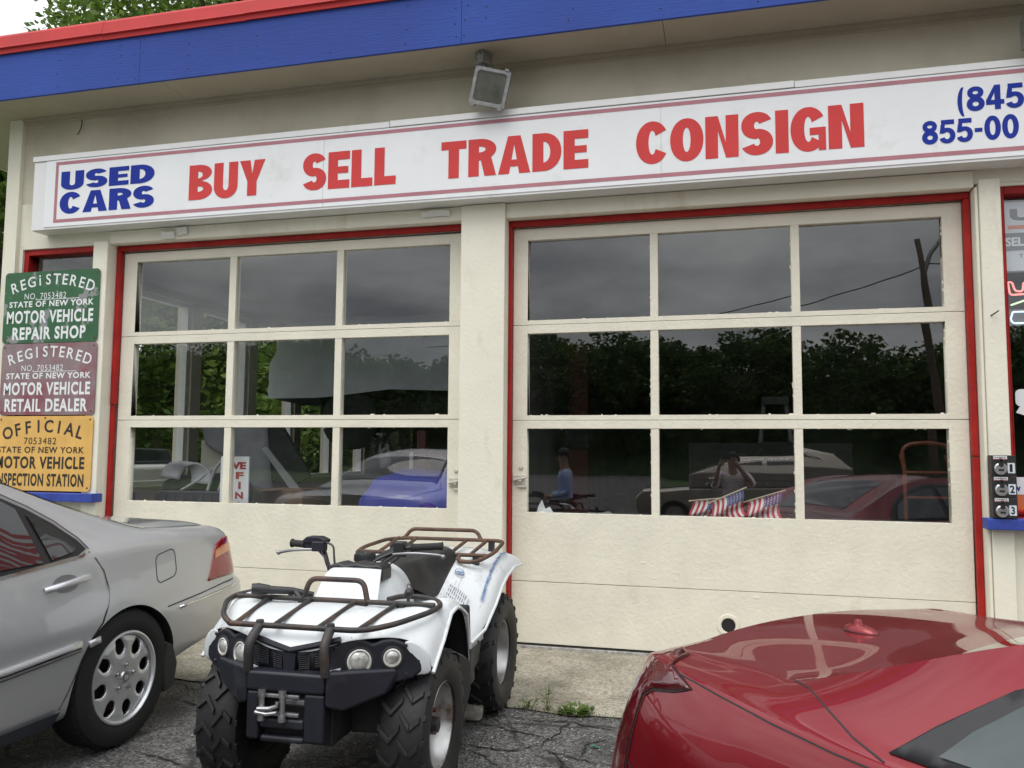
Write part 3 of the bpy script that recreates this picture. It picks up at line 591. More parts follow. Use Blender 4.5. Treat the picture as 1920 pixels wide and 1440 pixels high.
# ------------------------------------------------------------------ registration plates
def plate_mat(name, c, d, thr=(.55, .62), ds=5):
    return M_(name, c, .45, nscale=6, nvar=.12, dirt=d, dscale=ds, dthr=thr)
def arc_text(mb, s, u0, u1, v0, sag, h, X, Z, fn, wid, bold, W, H):
    n = len(s)
    for i, ch in enumerate(s):
        u = u0 + (u1 - u0) * i / (n - 1); v = v0 + sag * ((u - .5) / .5) ** 2
        sl_ = -2 * sag * ((u - .5) / .5) / .5 * H / W
        text_h(mb, ch, X + u * W, Z - v * H, h * H, fn, bold, wid, math.atan(sl_))
rusty_screw = M_('rusty_screw', (.12, .06, .035), .7)
for kind, z1, z0, x0, x1 in (('green', 2.925, 2.305, -6.095, -5.115), ('maroon', 2.300, 1.688, -6.085, -5.11), ('yellow', 1.678, 1.050, -6.083, -5.112)):
    W, H = x1 - x0, z1 - z0
    lab = {'green': 'green registered motor vehicle repair shop plate, topmost of three', 'maroon': 'faded maroon registered motor vehicle retail dealer plate, middle of three', 'yellow': 'yellow official motor vehicle inspection station plate, lowest of three'}[kind]
    P = thing('registration_plate', ((x0 + x1) / 2, -.2, (z0 + z1) / 2), lab, 'sign', group='state registration plates on the left pillar')
    pm = {'green': plate_mat('plate_green', (.028, .115, .045), (.25, .255, .25), (.565, .585), 5), 'maroon': plate_mat('plate_maroon', (.26, .19, .20), (.23, .045, .07), (.45, .68), 2.2), 'yellow': plate_mat('plate_yellow', (.72, .43, .12), (.55, .33, .10), (.6, .8), 3)}[kind]
    mb = MB(); mb.prism(rrect(x0, x1, z0, z1, .035, 5), XZ, -.203, -.199); mb.build('plate', pm, P, world=True)
    tm = M_('plate_black_text', (.03, .025, .02), .5) if kind == 'yellow' else M_('plate_white_text', (.78, .80, .80), .45, nscale=12, nvar=.05)
    tx = MB(); fn = lambda a, b_: (a, -.2045, b_)
    def row(s, v, h, u0, u1, bo, sp_=1.14): text_fit(tx, s, x0 + u0 * W, x0 + u1 * W, z1 - (v + h / 2) * H, z1 - (v - h / 2) * H, fn, min(bo, .034), sp_)
    if kind == 'yellow':
        arc_text(tx, 'OFFICIAL', .11, .87, .135, .155, .17, x0, z1, fn, .95, .02, W, H)
        row('7053482', .335, .09, .29, .63, .0); row('STATE OF NEW YORK', .455, .085, .01, .92, .02); row('MOTOR VEHICLE', .625, .165, 0.0, .93, .045); row('INSPECTION STATION', .855, .17, .0, .93, .045)
    else:
        arc_text(tx, 'REGISTERED' if kind == 'maroon' else 'REGiSTERED', .11, .91, .115, .17, .15, x0, z1, fn, .95, .012, W, H)
        row('NO. 7053482', .345, .085, .22, .66, .0); tx.add([fn(x0 + .34 * W, z1 - .40 * H), fn(x0 + .80 * W, z1 - .40 * H), fn(x0 + .80 * W, z1 - .392 * H), fn(x0 + .34 * W, z1 - .392 * H)], [(0, 1, 2, 3)])
        row('STATE OF NEW YORK', .455, .085, .06, .95, .03); row('MOTOR VEHICLE', .635, .18, .04, .95, .045)
        row('REPAIR SHOP' if kind == 'green' else 'RETAIL DEALER', .865, .18, .11 if kind == 'green' else .06, .88 if kind == 'green' else .93, .045)
    tx.build('lettering', tm, P, world=True)
    for a, b_ in ((x0 + .03, z1 - .03), (x1 - .03, z1 - .03), (x0 + .03, z0 + .03), (x1 - .03, z0 + .03), (x0 + W / 2, z1 - .015)):
        sc_ = MB(); sc_.lathe([(0, .004), (.007, .003), (.009, 0)], 10, Tr(a, -.203, b_) @ Matrix.Rotation(R(90), 4, 'X'))
        sc_.build('screw', rusty_screw, P, world=True)

# ------------------------------------------------------------------ key lock boxes
kb = []
for i, z0 in enumerate((1.280, 1.151, 1.022)):
    K = thing('key_drop_box', (1.63, -.25, z0), ('black key box numbered 1 with round steel padlock, topmost of the stack', 'black key box numbered 2 with round steel padlock, middle of the stack', 'black key box numbered 3 with round steel padlock, standing on the blue sill')[i], 'lock box', group='numbered key boxes by the right window')
    mb = MB(); mb.box(1.562, 1.698, -.275, -.192, z0, z0 + .127); mb.build('box', black, K, world=True, bevel=.003)
    mb = MB(); mb.add([(1.572, -.2775, z0 + .102), (1.648, -.2775, z0 + .102), (1.648, -.2775, z0 + .123), (1.572, -.2775, z0 + .123)], [(0, 1, 2, 3)]); sk = mb.build('brand_sticker', white, K, world=True)
    mb = MB(); text_fit(mb, 'U-HAUL', 1.575, 1.645, z0 + .109, z0 + .120, lambda a, b_: (a, -.278, b_), .03); mb.build('sticker_text', dark, sk, world=True)
    mb = MB(); mb.add([(1.574, -.278, z0 + .103), (1.646, -.278, z0 + .103), (1.646, -.278, z0 + .106), (1.574, -.278, z0 + .106)], [(0, 1, 2, 3)]); mb.build('sticker_line', sgred, sk, world=True)
    mb = MB(); mb.prism(rrect(1.650, 1.690, z0 + .018, z0 + .080, .003), XZ, -.2785, -.275); nt_ = mb.build('number_tile', M_('number_tile', (.62, .68, .72), .4), K, world=True)
    mb = MB(); text_fit(mb, str(i + 1), (1.660, 1.657, 1.659)[i], (1.676, 1.683, 1.680)[i], z0 + .026, z0 + .073, lambda a, b_: (a, -.2795, b_), .03); mb.build('number', dark, nt_, world=True)
    A = Tr(1.61, -.275, z0 + .045) @ Matrix.Rotation(R(90), 4, 'X')
    mb = MB(); mb.lathe([(0, .02), (.030, .02), (.037, .013), (.038, 0)], 32, A); lk = mb.build('disc_padlock', steel, K, world=True, smooth=30)
    mb = MB(); mb.disc((0, 0.024, .0206), .014, 16, A); mb.box(-.015, .015, -.015, -.002, .0195, .0212, A); mb.build('dial_opening', black, lk, world=True)
    mb = MB(); mb.tube(rounded([A @ Vector((-.012, .028, .012)), A @ Vector((-.010, .058, .014)), A @ Vector((.010, .058, .014)), A @ Vector((.012, .028, .012))], .01), .0055); mb.build('shackle', black, lk, world=True)

# ------------------------------------------------------------------ right hand window signs
W_ = thing('storage_poster', (2.1, -.045, 2.85), 'grey and white self storage poster inside the right window', 'poster')
def quad(mb, x0, x1, z0, z1, y): mb.add([(x0, y, z0), (x1, y, z0), (x1, y, z1), (x0, y, z1)], [(0, 1, 2, 3)])
mb = MB(); mb.box(1.745, 2.6, -.044, -.040, 2.59, 3.07); mb.build('sheet', M_('poster_grey', (.18, .19, .20), .5), W_, world=True)
mb = MB(); quad(mb, 1.75, 2.59, 2.85, 3.055, -.0445); quad(mb, 1.75, 2.59, 2.60, 2.735, -.0445); mb.build('white_fields', M_('poster_white', (.62, .66, .70), .5), W_, world=True)
mb = MB(); text_fit(mb, 'U', 1.79, 1.93, 2.93, 3.01, lambda a, b_: (a, -.0452, b_), .06); mb.build('grey_logo_letter', M_('poster_letter_dark', (.11, .11, .12), .5), W_, world=True); mb = MB(); text_fit(mb, 'TO', 1.832, 1.90, 2.685, 2.71, lambda a, b_: (a, -.0452, b_), .0); mb.build('grey_lettering', M_('poster_letter_grey', (.11, .11, .12), .5), W_, world=True)
mb = MB(); quad(mb, 1.775, 2.2, 2.875, 2.90, -.0452); mb.build('orange_bar', M_('poster_orange', (.62, .20, .10), .5), W_, world=True)
mb = MB(); text_fit(mb, 'SELF', 1.757, 1.90, 2.762, 2.822, lambda a, b_: (a, -.0452, b_), .04); mb.build('white_lettering', M_('poster_letter_white', (.72, .74, .76), .5), W_, world=True)
N_ = thing('neon_sign', (1.95, -.02, 2.4), 'neon tube sign with red letters behind the right window', 'sign')
mb = MB(); mb.tube(rounded([(1.775, 0, 2.535), (1.785, 0, 2.45), (1.90, 0, 2.455), (1.89, 0, 2.53), (1.865, 0, 2.53), (1.86, 0, 2.47), (1.815, 0, 2.475), (1.80, 0, 2.535), (1.775, 0, 2.535)], .02), .006); mb.tube([(1.93, 0, 2.53), (1.935, 0, 2.45), (2.0, 0, 2.45)], .006); mb.build('red_tube', emit('neon_red', (1, .25, .22), 1.2), N_, world=True)
mb = MB(); mb.tube([(1.79, .01, 2.385), (1.95, .01, 2.44)], .006); mb.build('green_tube', emit('neon_green', (.65, .9, .55), .8), N_, world=True)
mb = MB(); mb.tube(rounded([(1.80, .01, 2.34), (1.785, .01, 2.29), (1.80, .01, 2.265), (2.0, .01, 2.265), (2.0, .01, 2.34), (1.80, .01, 2.34)], .02), .006); mb.build('white_tube', emit('neon_white', (.7, .9, 1), .8), N_, world=True)
mb = MB(); mb.box(1.77, 2.3, .03, .035, 2.25, 2.36); mb.build('backing_panel', M_('neon_back', (.12, .13, .14), .4), N_, world=True)
B_ = thing('window_sticker', (1.8, -.045, 1.15), 'small white and orange sticker low in the right window', 'sticker')
mb = MB(); quad(mb, 1.737, 2.0, 1.16, 1.27, -.0515); mb.build('white_field', white, B_, world=True)
mb = MB(); quad(mb, 1.737, 2.0, 1.06, 1.158, -.0515); mb.build('orange_field', M_('sticker_orange', (.62, .16, .05), .5), B_, world=True)
mb = MB(); text_fit(mb, 'w', 1.745, 1.785, 1.18, 1.21, lambda a, b_: (a, -.0522, b_), .04); mb.build('blue_letter', sgblue, B_, world=True)
C_ = thing('speech_sticker', (1.8, -.045, 1.7), 'white round cornered speech bubble sticker on the right window', 'sticker')
mb = MB(); mb.prism(rrect(1.775, 2.1, 1.72, 1.83, .03), XZ, -.0525, -.0515); mb.prism([(1.775, 1.68), (1.83, 1.66), (1.85, 1.72), (1.80, 1.72)], XZ, -.0525, -.0515); mb.build('bubble', white, C_, world=True)
# ------------------------------------------------------------------ trees
def leaf_cloud(clumps, n, size, seed):
    rg = np.random.default_rng(seed); C = np.array([c[:3] for c in clumps]); Rr = np.array([c[3] for c in clumps])
    w = Rr ** 2; idx = rg.choice(len(C), n, p=w / w.sum())
    d = rg.normal(size=(n, 3)); d /= np.linalg.norm(d, axis=1)[:, None]
    p = C[idx] + d * (Rr[idx] * rg.uniform(.55, 1.05, n) ** .7)[:, None] * np.array([1, 1, .78])
    a = rg.normal(size=(n, 3)); a[:, 2] *= .5; a /= np.linalg.norm(a, axis=1)[:, None]
    b = np.cross(a, rg.normal(size=(n, 3))); b /= np.linalg.norm(b, axis=1)[:, None]
    s = size * rg.uniform(.6, 1.3, n)[:, None]
    v = np.empty((n, 4, 3)); v[:, 0] = p - a * s; v[:, 1] = p + b * s * .55; v[:, 2] = p + a * s; v[:, 3] = p - b * s * .55
    return v.reshape(-1, 3), np.arange(4 * n).reshape(n, 4)
def quads_obj(name, v, f, mat, parent=None):
    me = bpy.data.meshes.new(name); me.vertices.add(len(v)); me.vertices.foreach_set('co', v.astype(np.float32).ravel())
    me.loops.add(f.size); me.loops.foreach_set('vertex_index', f.astype(np.int32).ravel())
    me.polygons.add(len(f)); me.polygons.foreach_set('loop_start', np.arange(0, f.size, 4, dtype=np.int32)); me.polygons.foreach_set('loop_total', np.full(len(f), 4, np.int32))
    me.update(calc_edges=True); me.materials.append(mat); o = bpy.data.objects.new(name, me); COL.objects.link(o)
    if parent: o.parent = parent
    return o
def tree(x, y, h, rad, label, seed, n=14000, size=.16, mat=leafA, low=.12, z0=0, nc=26):
    rg = random.Random(seed); T = thing('leafy_tree', (x, y, z0), label, 'tree', group='trees beside the garage')
    tb = MB(); tb.tube([(0, 0, -.3), (.1, 0, h * .2), (.05, .1, h * .45), (.2, 0, h * .8)], [.24 * h / 10, .2 * h / 10, .14 * h / 10, .04], 10)
    cl = []
    for i in range(nc):
        q = rg.uniform(0, 6.28); t = rg.uniform(low, 1); rr = rad * (1 - .75 * max(0, t - .35)) * rg.uniform(.35, .95)
        c = Vector((math.cos(q) * rr, math.sin(q) * rr, h * t)); cl.append((c.x, c.y, c.z, rad * rg.uniform(.20, .42)))
        tb.tube([(.08, .05, h * t * .62), (c.x * .5, c.y * .5, h * t * .86), tuple(c)], [.07 * h / 10, .05 * h / 10, .015], 6)
    tb.build('trunk', bark, T, smooth=60)
    v, f = leaf_cloud(cl, n, size, seed); quads_obj('crown', v, f, mat, T)
    return T
tree(-13.2, 12.6, 16.8, 5.6, 'tall light green maple rising above the red roof edge', 1, n=110000, size=.085, z0=.5, low=.08, nc=60)
tree(-11.2, 8.4, 6.0, 2.6, 'low leafy tree filling the side windows of the left bay', 6, n=45000, size=.075, low=.0, z0=.2)
tree(-9.4, 13.5, 6.5, 2.8, 'broad dark shrub tree behind the van', 7, n=40000, size=.08, low=.0, z0=.2, mat=leafB)
tree(-12.6, 15.0, 9.5, 4.0, 'dense green tree seen between the window posts of the left bay', 2, n=45000, low=.05, size=.1, z0=.5)
tree(-17.5, 10.0, 8.2, 3.8, 'bushy dark tree on the bank past the left corner', 3, n=40000, mat=leafB, low=.02, size=.11, z0=.6)
tree(-10.6, 19.0, 9.0, 4.0, 'rounded green tree behind the covered lift vehicle', 4, n=40000, low=.03, size=.11, z0=.4)
tree(-10.2, 3.6, 5.6, 1.7, 'slim young tree close to the left corner board', 5, n=16000, low=.15, size=.07, z0=.2)
# far-off wood across the road, seen in the panes
def wood():
    rg = random.Random(11); cl = []
    for i in range(1700):
        x = rg.uniform(-62, 42); y = rg.uniform(-60, -46)
        top = 8.9 + .4 * math.sin(x * .35) + .4 * math.sin(x * .9 + 1) + .004 * max(0, x - 4) ** 2
        cl.append((x, y, rg.uniform(.05, 1.0) ** .55 * top - .4, rg.uniform(.6, 1.5)))
    for i in range(230):
        x = -62 + i * .46; cl.append((x, -52 + rg.uniform(-3, 3), 8.6 + .35 * math.sin(x * .35) + rg.uniform(-.5, .25) + .004 * max(0, x - 4) ** 2 - .6, rg.uniform(.6, 1.1)))
    v, f = leaf_cloud(cl, 220000, .19, 12); return quads_obj('woodland', v, f, leafB)
tag(wood(), 'dark wooded hillside across the road mirrored in the door panes', 'woodland', kind='stuff')
mb = MB(); hx = list(range(-140, 150, 7))
mb.grid([[(x, y, -1.2 + (0 if y > -48 else (8.5 + .4 * math.sin(x * .21) + .003 * max(0, x) ** 1.8) * k)) for x in hx] for y, k in ((-44, 0), (-52, .62), (-58, .98), (-90, 1.05), (-200, 1.0))])
tag(mb.build('hill', M_('hill_green', (.03, .05, .018), .95, nscale=1.2, nvar=.7, bump=1, bscale=2), smooth=60), kind='structure')
mb = MB(); mb.grid([[(x, y, gz(x, y) + .012) for x in (-200, -20, 20, 200)] for y in (-27, -20)]); tag(mb.build('road', M_('road_asphalt', (.06, .06, .062), .85, nscale=2, nvar=.2), smooth=60), kind='structure')
mb = MB(); mb.grid([[(x, y, gz(x, y) + .02) for x in (-200, -20, 20, 200)] for y in (-44, -27.4)]); tag(mb.build('verge', M_('verge_grass', (.06, .10, .03), .95, nscale=2, nvar=.5), smooth=60), kind='structure')
U = thing('utility_pole', (7.3, -24.5, -.25), 'leaning wooden utility pole with curved street lamp arm across the lot', 'pole')
mb = MB(); mb.tube([(7.35, -24.5, -.4), (7.0, -24.5, 4), (6.35, -24.5, 9.2)], [.15, .13, .10], 10); mb.build('pole', bark, U, world=True)
mb = MB(); mb.tube([(6.5, -24.5, 7.9), (6.75, -24.4, 8.6), (7.2, -24.3, 9.3), (7.6, -24.3, 9.55)], .08, 8); mb.box(7.5, 8.2, -24.46, -24.14, 9.48, 9.70); mb.build('lamp_arm', galv, U, world=True)
mb = MB(); mb.tube([(6.5, -24.5, 8.2), (3, -24.5, 7.1), (-1, -25, 6.3), (-12, -26, 6.0)], .02, 5); mb.tube([(6.5, -24.5, 8.3), (9, -24.5, 8.2), (20, -25, 8.5)], .02, 5); mb.build('wire', black, U, world=True)

# ------------------------------------------------------------------ inside the left bay
def wrinkle(p, s, a):
    from mathutils import noise
    return a * noise.noise(Vector(p) * s) + a * .5 * noise.noise(Vector(p) * s * 2.3)
def soft_box(x0, x1, y0, y1, z0, z1, e=.25, n=26, m=22, wr=.03, s=2.5, taper=.1):
    """draped rounded box as a closed-top skirt: rows go round, bottom to top"""
    rows = []
    cx, cy = (x0 + x1) / 2, (y0 + y1) / 2; hx, hy = (x1 - x0) / 2, (y1 - y0) / 2
    for j in range(n + 1):
        t = j / n
        if t < .6: k = 1 - taper * (t / .6) ** 2; z = z0 + (z1 - z0 - e * .6) * t / .6
        else: q = (t - .6) / .4 * math.pi / 2; k = (1 - taper) * (1 - (1 - math.cos(q)) ** 1.0 * 1.0) if False else (1 - taper) * math.cos(q) ** .55; z = z1 - e * .6 + e * .6 * math.sin(q)
        r = []
        for i in range(m * 4):
            a = 2 * math.pi * i / (m * 4); ca, sa = math.cos(a), math.sin(a)
            px_ = cx + hx * k * math.copysign(abs(ca) ** .28, ca); py_ = cy + hy * k * math.copysign(abs(sa) ** .28, sa)
            w_ = wrinkle((px_ * .7, py_ * .7, z * 1.8), s, wr)
            r.append((px_ + ca * w_, py_ + sa * w_, z + .6 * w_ + (.05 * math.sin(px_ * 2.2 + py_) if j == 0 else 0)))
        rows.append(r)
    return rows
V = thing('covered_vehicle', (-3.6, 3.4, .0), 'vehicle under a wrinkled grey fabric cover raised on the lift', 'covered vehicle')
mb = MB(); mb.grid(soft_box(-5.25, -1.95, 2.45, 4.2, 2.04, 2.98, e=.35, wr=.035, taper=.06), closed=True)
cvr = mb.build('fabric_cover', M_('cover_fabric', (.60, .64, .66), .75, nscale=4, nvar=.08, bump=.5, bscale=7), V, world=True, smooth=70)
mb = MB(); mb.box(-4.6, -2.1, 2.75, 4.0, 1.78, 2.12); mb.build('underbody', dark, V, world=True, bevel=.03)
tyrem = M_('tyre_rubber', (.022, .022, .023), .8, nscale=14, nvar=.35, bump=.25, bscale=60)
for x in (-4.12, -2.4):
    mb = MB(); mb.lathe([(.15, -.1), (.28, -.11), (.34, -.07), (.34, .07), (.28, .11), (.15, .1)], 28, Tr(x, 2.62, 1.76) @ Matrix.Rotation(R(90), 4, 'X')); mb.disc((0, 0, .07), .16, 20, Tr(x, 2.62, 1.76) @ Matrix.Rotation(R(90), 4, 'X')); mb.build('wheel', tyrem, V, world=True, smooth=40)
redpost = M_('lift_red', (.10, .014, .010), .5, nscale=5, nvar=.3)
LP = thing('vehicle_lift', (-2.6, 3.0, 0), 'red two post vehicle lift standing behind the left door', 'lift')
for x in (-3.05,):
    mb = MB(); mb.box(x - .05, x + .05, 2.0, 2.1, .012, 1.62); mb.build('post', redpost, LP, world=True, bevel=.01)
mb = MB(); mb.box(-3.3, -2.8, 1.98, 2.12, .012, .03); mb.build('base_plate', redpost, LP, world=True)
mb = MB(); mb.box(-3.3, -2.6, 2.02, 2.08, 1.35, 1.41); mb.build('lift_arm', redpost, LP, world=True)
mb = MB(); mb.box(-3.16, -3.12, 1.96, 2.0, .8, 1.4); mb.build('hydraulic_rod', steel, LP, world=True)
# finance board
FB = thing('finance_board', (-3.9, .12, .98), 'white upright board with red vertical lettering behind the left door', 'sign')
mb = MB(); mb.box(-4.115, -3.85, .13, .145, .80, 1.35); mb.build('board', white, FB, world=True)
mb = MB(); fnb = lambda a, b_: (a, .128, b_)
text_fit(mb, 'WE', -4.065, -3.875, 1.245, 1.305, fnb, .05)
for i, ch in enumerate('FINA'): text_fit(mb, ch, *((-3.97, -3.895) if ch != 'I' else (-3.943, -3.92)), 1.165 - i * .082, 1.222 - i * .082, fnb, .05)
mb.build('red_lettering', M_('board_red', (.40, .03, .04), .5), FB, world=True)
# heaps behind the glass
dgrey = M_('dark_grey_fabric', (.035, .036, .04), .85, nscale=8, nvar=.4, bump=.3, bscale=50); lgrey = M_('light_grey_fabric', (.32, .32, .34), .7, nscale=6, nvar=.2)
SB = thing('folded_stroller', (-4.45, .5, 0), 'folded dark stroller with grey shell heaped behind the left door', 'stroller')
mb = MB(); mb.grid(soft_box(-4.85, -4.08, .25, .7, .55, 1.20, e=.3, wr=.05, s=5), closed=True); mb.build('seat_body', dgrey, SB, world=True, smooth=60)
mb = MB(); mb.grid([[(-4.62 + .20 * u + .16 * math.cos(a), .22 + .02 * math.sin(3 * a), 1.13 + .17 * math.sin(a) - .02 * u) for u in (0, .4, .8, 1)] for a in (i * .21 for i in range(15))]); mb.build('shell', lgrey, SB, world=True, smooth=60, solid=.02)
mb = MB(); mb.tube([(-4.72, .2, .96), (-4.4, .22, 1.14), (-4.16, .3, 1.34)], .011); mb.tube(rounded([(-4.3, .2, 1.0), (-4.22, .22, 1.28), (-4.12, .3, 1.36), (-4.06, .3, 1.1)], .1), .014); mb.build('frame_tube', lgrey, SB, world=True)
mb = MB()
for i in range(7): mb.grid([[(-4.20 + .022 * i + .10 * t, .21 + .01 * i, 1.05 + .27 * t - .35 * t * (i / 9)) , (-4.185 + .022 * i + .10 * t, .215 + .01 * i, 1.05 + .27 * t - .35 * t * (i / 9))] for t in (0, .33, .66, 1)])
mb.build('fabric_strips', M_('pale_strips', (.42, .38, .40), .7), SB, world=True)
SC = thing('suitcase', (-4.6, .35, .6), 'black ribbed suitcase standing low behind the left door', 'suitcase')
mb = MB(); mb.prism(rrect(-4.78, -4.02, .60, 1.06, .07, 6), lambda a, b_, t: (a, t, b_), .16, .40); mb.build('shell', black, SC, world=True, bevel=.02)
mb = MB()
for i in range(8): mb.box(-4.70 + i * .09, -4.66 + i * .09, .155, .162, .66, 1.02)
mb.build('ribs', dgrey, SC, world=True)
GB = thing('grey_tarp', (-4.7, 1.2, 1.4), 'grey tarp draped on a cream panel by the window post', 'tarp')
mb = MB(); mb.grid([[(-5.15 + .75 * u + .10 * v, 1.25 + .06 * math.sin(7 * u), 1.72 - .60 * v * (.4 + .9 * u) + .03 * math.sin(9 * u + 4 * v)) for u in (i / 10 for i in range(11))] for v in (j / 8 for j in range(9))]); mb.build('cloth', lgrey, GB, world=True, smooth=70, solid=.01)
mb = MB(); mb.box(-5.2, -4.75, 1.4, 1.44, .012, 1.5); mb.build('panel', cream, GB, world=True)
LPn = thing('leaning_panel', (-4.3, 1.6, 0), 'large dark panel leaning over a cardboard box in the left bay', 'panel')
mb = MB(); mb.prism([(-4.75, 1.68), (-4.25, 1.66), (-3.92, 1.16), (-4.15, 1.03), (-4.5, 1.2)], XZ, 1.30, 1.36); mb.build('panel', dgrey, LPn, world=True, bevel=.01)
mb = MB(); mb.prism([(-4.27, 1.42), (-4.22, 1.44), (-3.85, 1.04), (-3.97, 1.06)], XZ, 1.0, 1.02); mb.build('strip', lgrey, LPn, world=True)
CB = thing('cardboard_box', (-4.0, 1.0, .9), 'brown cardboard box on the bench in the left bay', 'box')
mb = MB(); mb.box(-4.12, -3.72, .8, 1.15, .84, 1.055); mb.build('carton', M_('cardboard', (.20, .12, .06), .85, nscale=4, nvar=.15), CB, world=True, bevel=.004)
mb = MB(); mb.box(-4.12, -3.93, .62, .8, 1.045, 1.05); mb.build('flap', M_('cardboard_flap', (.22, .135, .07), .85), CB, world=True)
WB = thing('work_bench', (-4.0, 1.2, 0), 'dark work bench carrying the cardboard box', 'bench')
mb = MB(); mb.box(-4.5, -3.3, .78, 1.5, .79, .838); mb.build('top', dgrey, WB, world=True)
for x, y in ((-4.45, .83), (-3.35, .83), (-4.45, 1.45), (-3.35, 1.45)):
    mb = MB(); mb.box(x - .03, x + .03, y - .03, y + .03, .012, .79); mb.build('leg', dgrey, WB, world=True)
BT = thing('blue_tarp', (-2.6, 1.0, 0), 'blue tarp covering a low heap behind the left door', 'tarp')
bluem = M_('blue_tarp', (.012, .03, .42), .45, nscale=5, nvar=.25, bump=.3, bscale=12)
mb = MB(); mb.grid(soft_box(-3.35, -1.92, .45, 1.7, .1, 1.24, e=.7, wr=.06, s=2.2, taper=.25), closed=True); mb.build('sheet', bluem, BT, world=True, smooth=70)
PW = thing('plastic_bag', (-2.8, .9, 1.2), 'clear plastic bag hanging above the blue tarp', 'bag')
mb = MB(); mb.grid([[(-2.98 + .30 * u + .12 * v, .42 + .05 * math.sin(8 * u + 5 * v), 1.25 + .32 * v * (1 - .25 * abs(u - .5)) + .02 * math.sin(11 * u)) for u in (i / 8 for i in range(9))] for v in (j / 6 for j in range(7))]); mb.build('film', glass_mat('plastic_film', (.75, .8, .85), 1.6, wav=.6), PW, world=True, smooth=70)
# ------------------------------------------------------------------ inside the right bay
HT = thing('hand_truck', (1.2, .7, 0), 'orange hand truck standing behind the right door', 'hand truck')
orange = M_('orange_paint', (.13, .022, .007), .45, nscale=5, nvar=.2)
mb = MB()
for x in (1.22, 1.52): mb.tube([(x, .5, .15), (x, .55, 1.30), (x - .02, .56, 1.41)], .016)
mb.tube(rounded([(1.22, .55, 1.30), (1.20, .56, 1.47), (1.36, .56, 1.50), (1.54, .56, 1.47), (1.52, .55, 1.30)], .1), .016)
for z in (.45, .8, 1.1, 1.28): mb.tube([(1.22, .545, z), (1.52, .545, z)], .012)
mb.build('frame', orange, HT, world=True)
mb = MB(); mb.box(1.18, 1.56, .36, .5, .06, .075); mb.build('toe_plate', orange, HT, world=True)
for x in (1.15, 1.59):
    mb = MB(); mb.lathe([(.03, -.025), (.11, -.025), (.125, 0), (.11, .025), (.03, .025)], 20, Tr(x, .62, .137) @ Matrix.Rotation(R(90), 4, 'Y')); mb.build('wheel', tyrem, HT, world=True)
SL = thing('step_ladder', (.2, 2.2, 0), 'aluminium step ladder in the dark of the right bay', 'ladder')
mb = MB()
for sx in (-1, 1):
    mb.tube([(.42 + sx * .10, 2.2, 1.88), (.42 + sx * .30, 2.0, .02)], .022); mb.tube([(.42 + sx * .10, 2.25, 1.88), (.42 + sx * .28, 2.8, .02)], .018)
mb.build('rails', M_('dull_ladder', (.16, .16, .16), .5, metal=.5), SL, world=True)
mb = MB(); mb.box(.30, .54, 2.12, 2.32, 1.87, 1.94); mb.build('top_cap', black, SL, world=True)
mb = MB()
for k in range(5): z = .3 + k * .3; hw = .10 + .20 * (1.88 - z) / 1.86; mb.box(.42 - hw, .42 + hw, 2.19 - .2 * (1.88 - z) / 1.86 - .04, 2.19 - .2 * (1.88 - z) / 1.86 + .04, z, z + .02)
mb.build('steps', dgrey, SL, world=True)
RP = thing('lift_post', (-1.25, 2.6, 0), 'dark red lift post standing behind the left pane of the right door', 'lift')
mb = MB(); mb.box(-1.62, -1.42, 2.55, 2.72, .012, 2.9); mb.build('post', redpost, RP, world=True, bevel=.01)
mb = MB(); mb.box(-1.66, -1.40, 2.5, 2.545, 1.45, 1.7); mb.build('control_plate', dgrey, RP, world=True)
TC = thing('dark_blocker', (.5, 1.8, 0), 'black box added to keep the lower step ladder in darkness', 'added blocker')  # invented box, added to hide the ladder's lower half in the dark
mb = MB(); mb.box(-.35, 1.0, 1.5, 1.9, .08, 1.50); mb.build('blocker_box', dark, TC, world=True, bevel=.01)
for k in range(5): mb = MB(); mb.box(-.31, .96, 1.485, 1.499, .14 + .26 * k, .37 + .26 * k); dr_ = mb.build('blocker_front', dark, TC, world=True, bevel=.004)
# flags on the ledge inside the right door
stripe = bpy.data.materials.new('flag_cloth'); stripe.use_nodes = True
def flag(loc, rz, tilt, label):
    Fg = thing('flag', loc, label, 'flag', rz=rz, group='small flags on the ledge of the right door')
    T = Matrix.Rotation(R(tilt), 4, 'Y'); w, h = .17, .24; nx, nz_ = 20, 13
    def P(u, v, off=0): return T @ Vector((u * w, .028 * math.sin(9 * u + 2.5 * v) * (u + .15) + off, v * h - .04 * u * u - .06 * u * math.sin(3 * u)))
    mats = [M_('flag_red', (.42, .03, .05), .7), M_('flag_white', (.66, .64, .62), .7), M_('flag_blue', (.03, .045, .16), .7)]
    mb = MB()
    for j in range(13):
        for i in range(nx):
            mb.m = 2 if (i < 8 and j >= 6) else (0 if j % 2 == 0 else 1)
            mb.add([P(i / nx, j / 13), P((i + 1) / nx, j / 13), P((i + 1) / nx, (j + 1) / 13), P(i / nx, (j + 1) / 13)], [(0, 1, 2, 3)])
    cl = mb.build('cloth', mats, Fg, smooth=60)
    mb = MB()
    for r_ in range(5):
        for c_ in range(6):
            u0, v0 = (.03 + c_ * .062), (.50 + r_ * .095)
            mb.add([P(u0 + .017 * math.cos(a) * (1 if k % 2 else .42), v0 + .03 * math.sin(a) * (1 if k % 2 else .42), -.003) for k, a in ((k, k * math.pi / 5) for k in range(10))], [tuple(range(10))])
    mb.build('stars', mats[1], cl)
    mb = MB(); mb.tube([T @ Vector((-.006, 0, -.03)), T @ Vector((-.006, 0, h + .03))], .005); mb.build('stick', M_('flag_stick', (.5, .42, .3), .6), Fg)
flag((-.13, .12, 1.055), .0, 66, 'striped flag lying lowest with its blue canton facing out')
flag((-.26, .16, 1.06), .08, 84, 'striped flag lying flat at the left of the bundle')
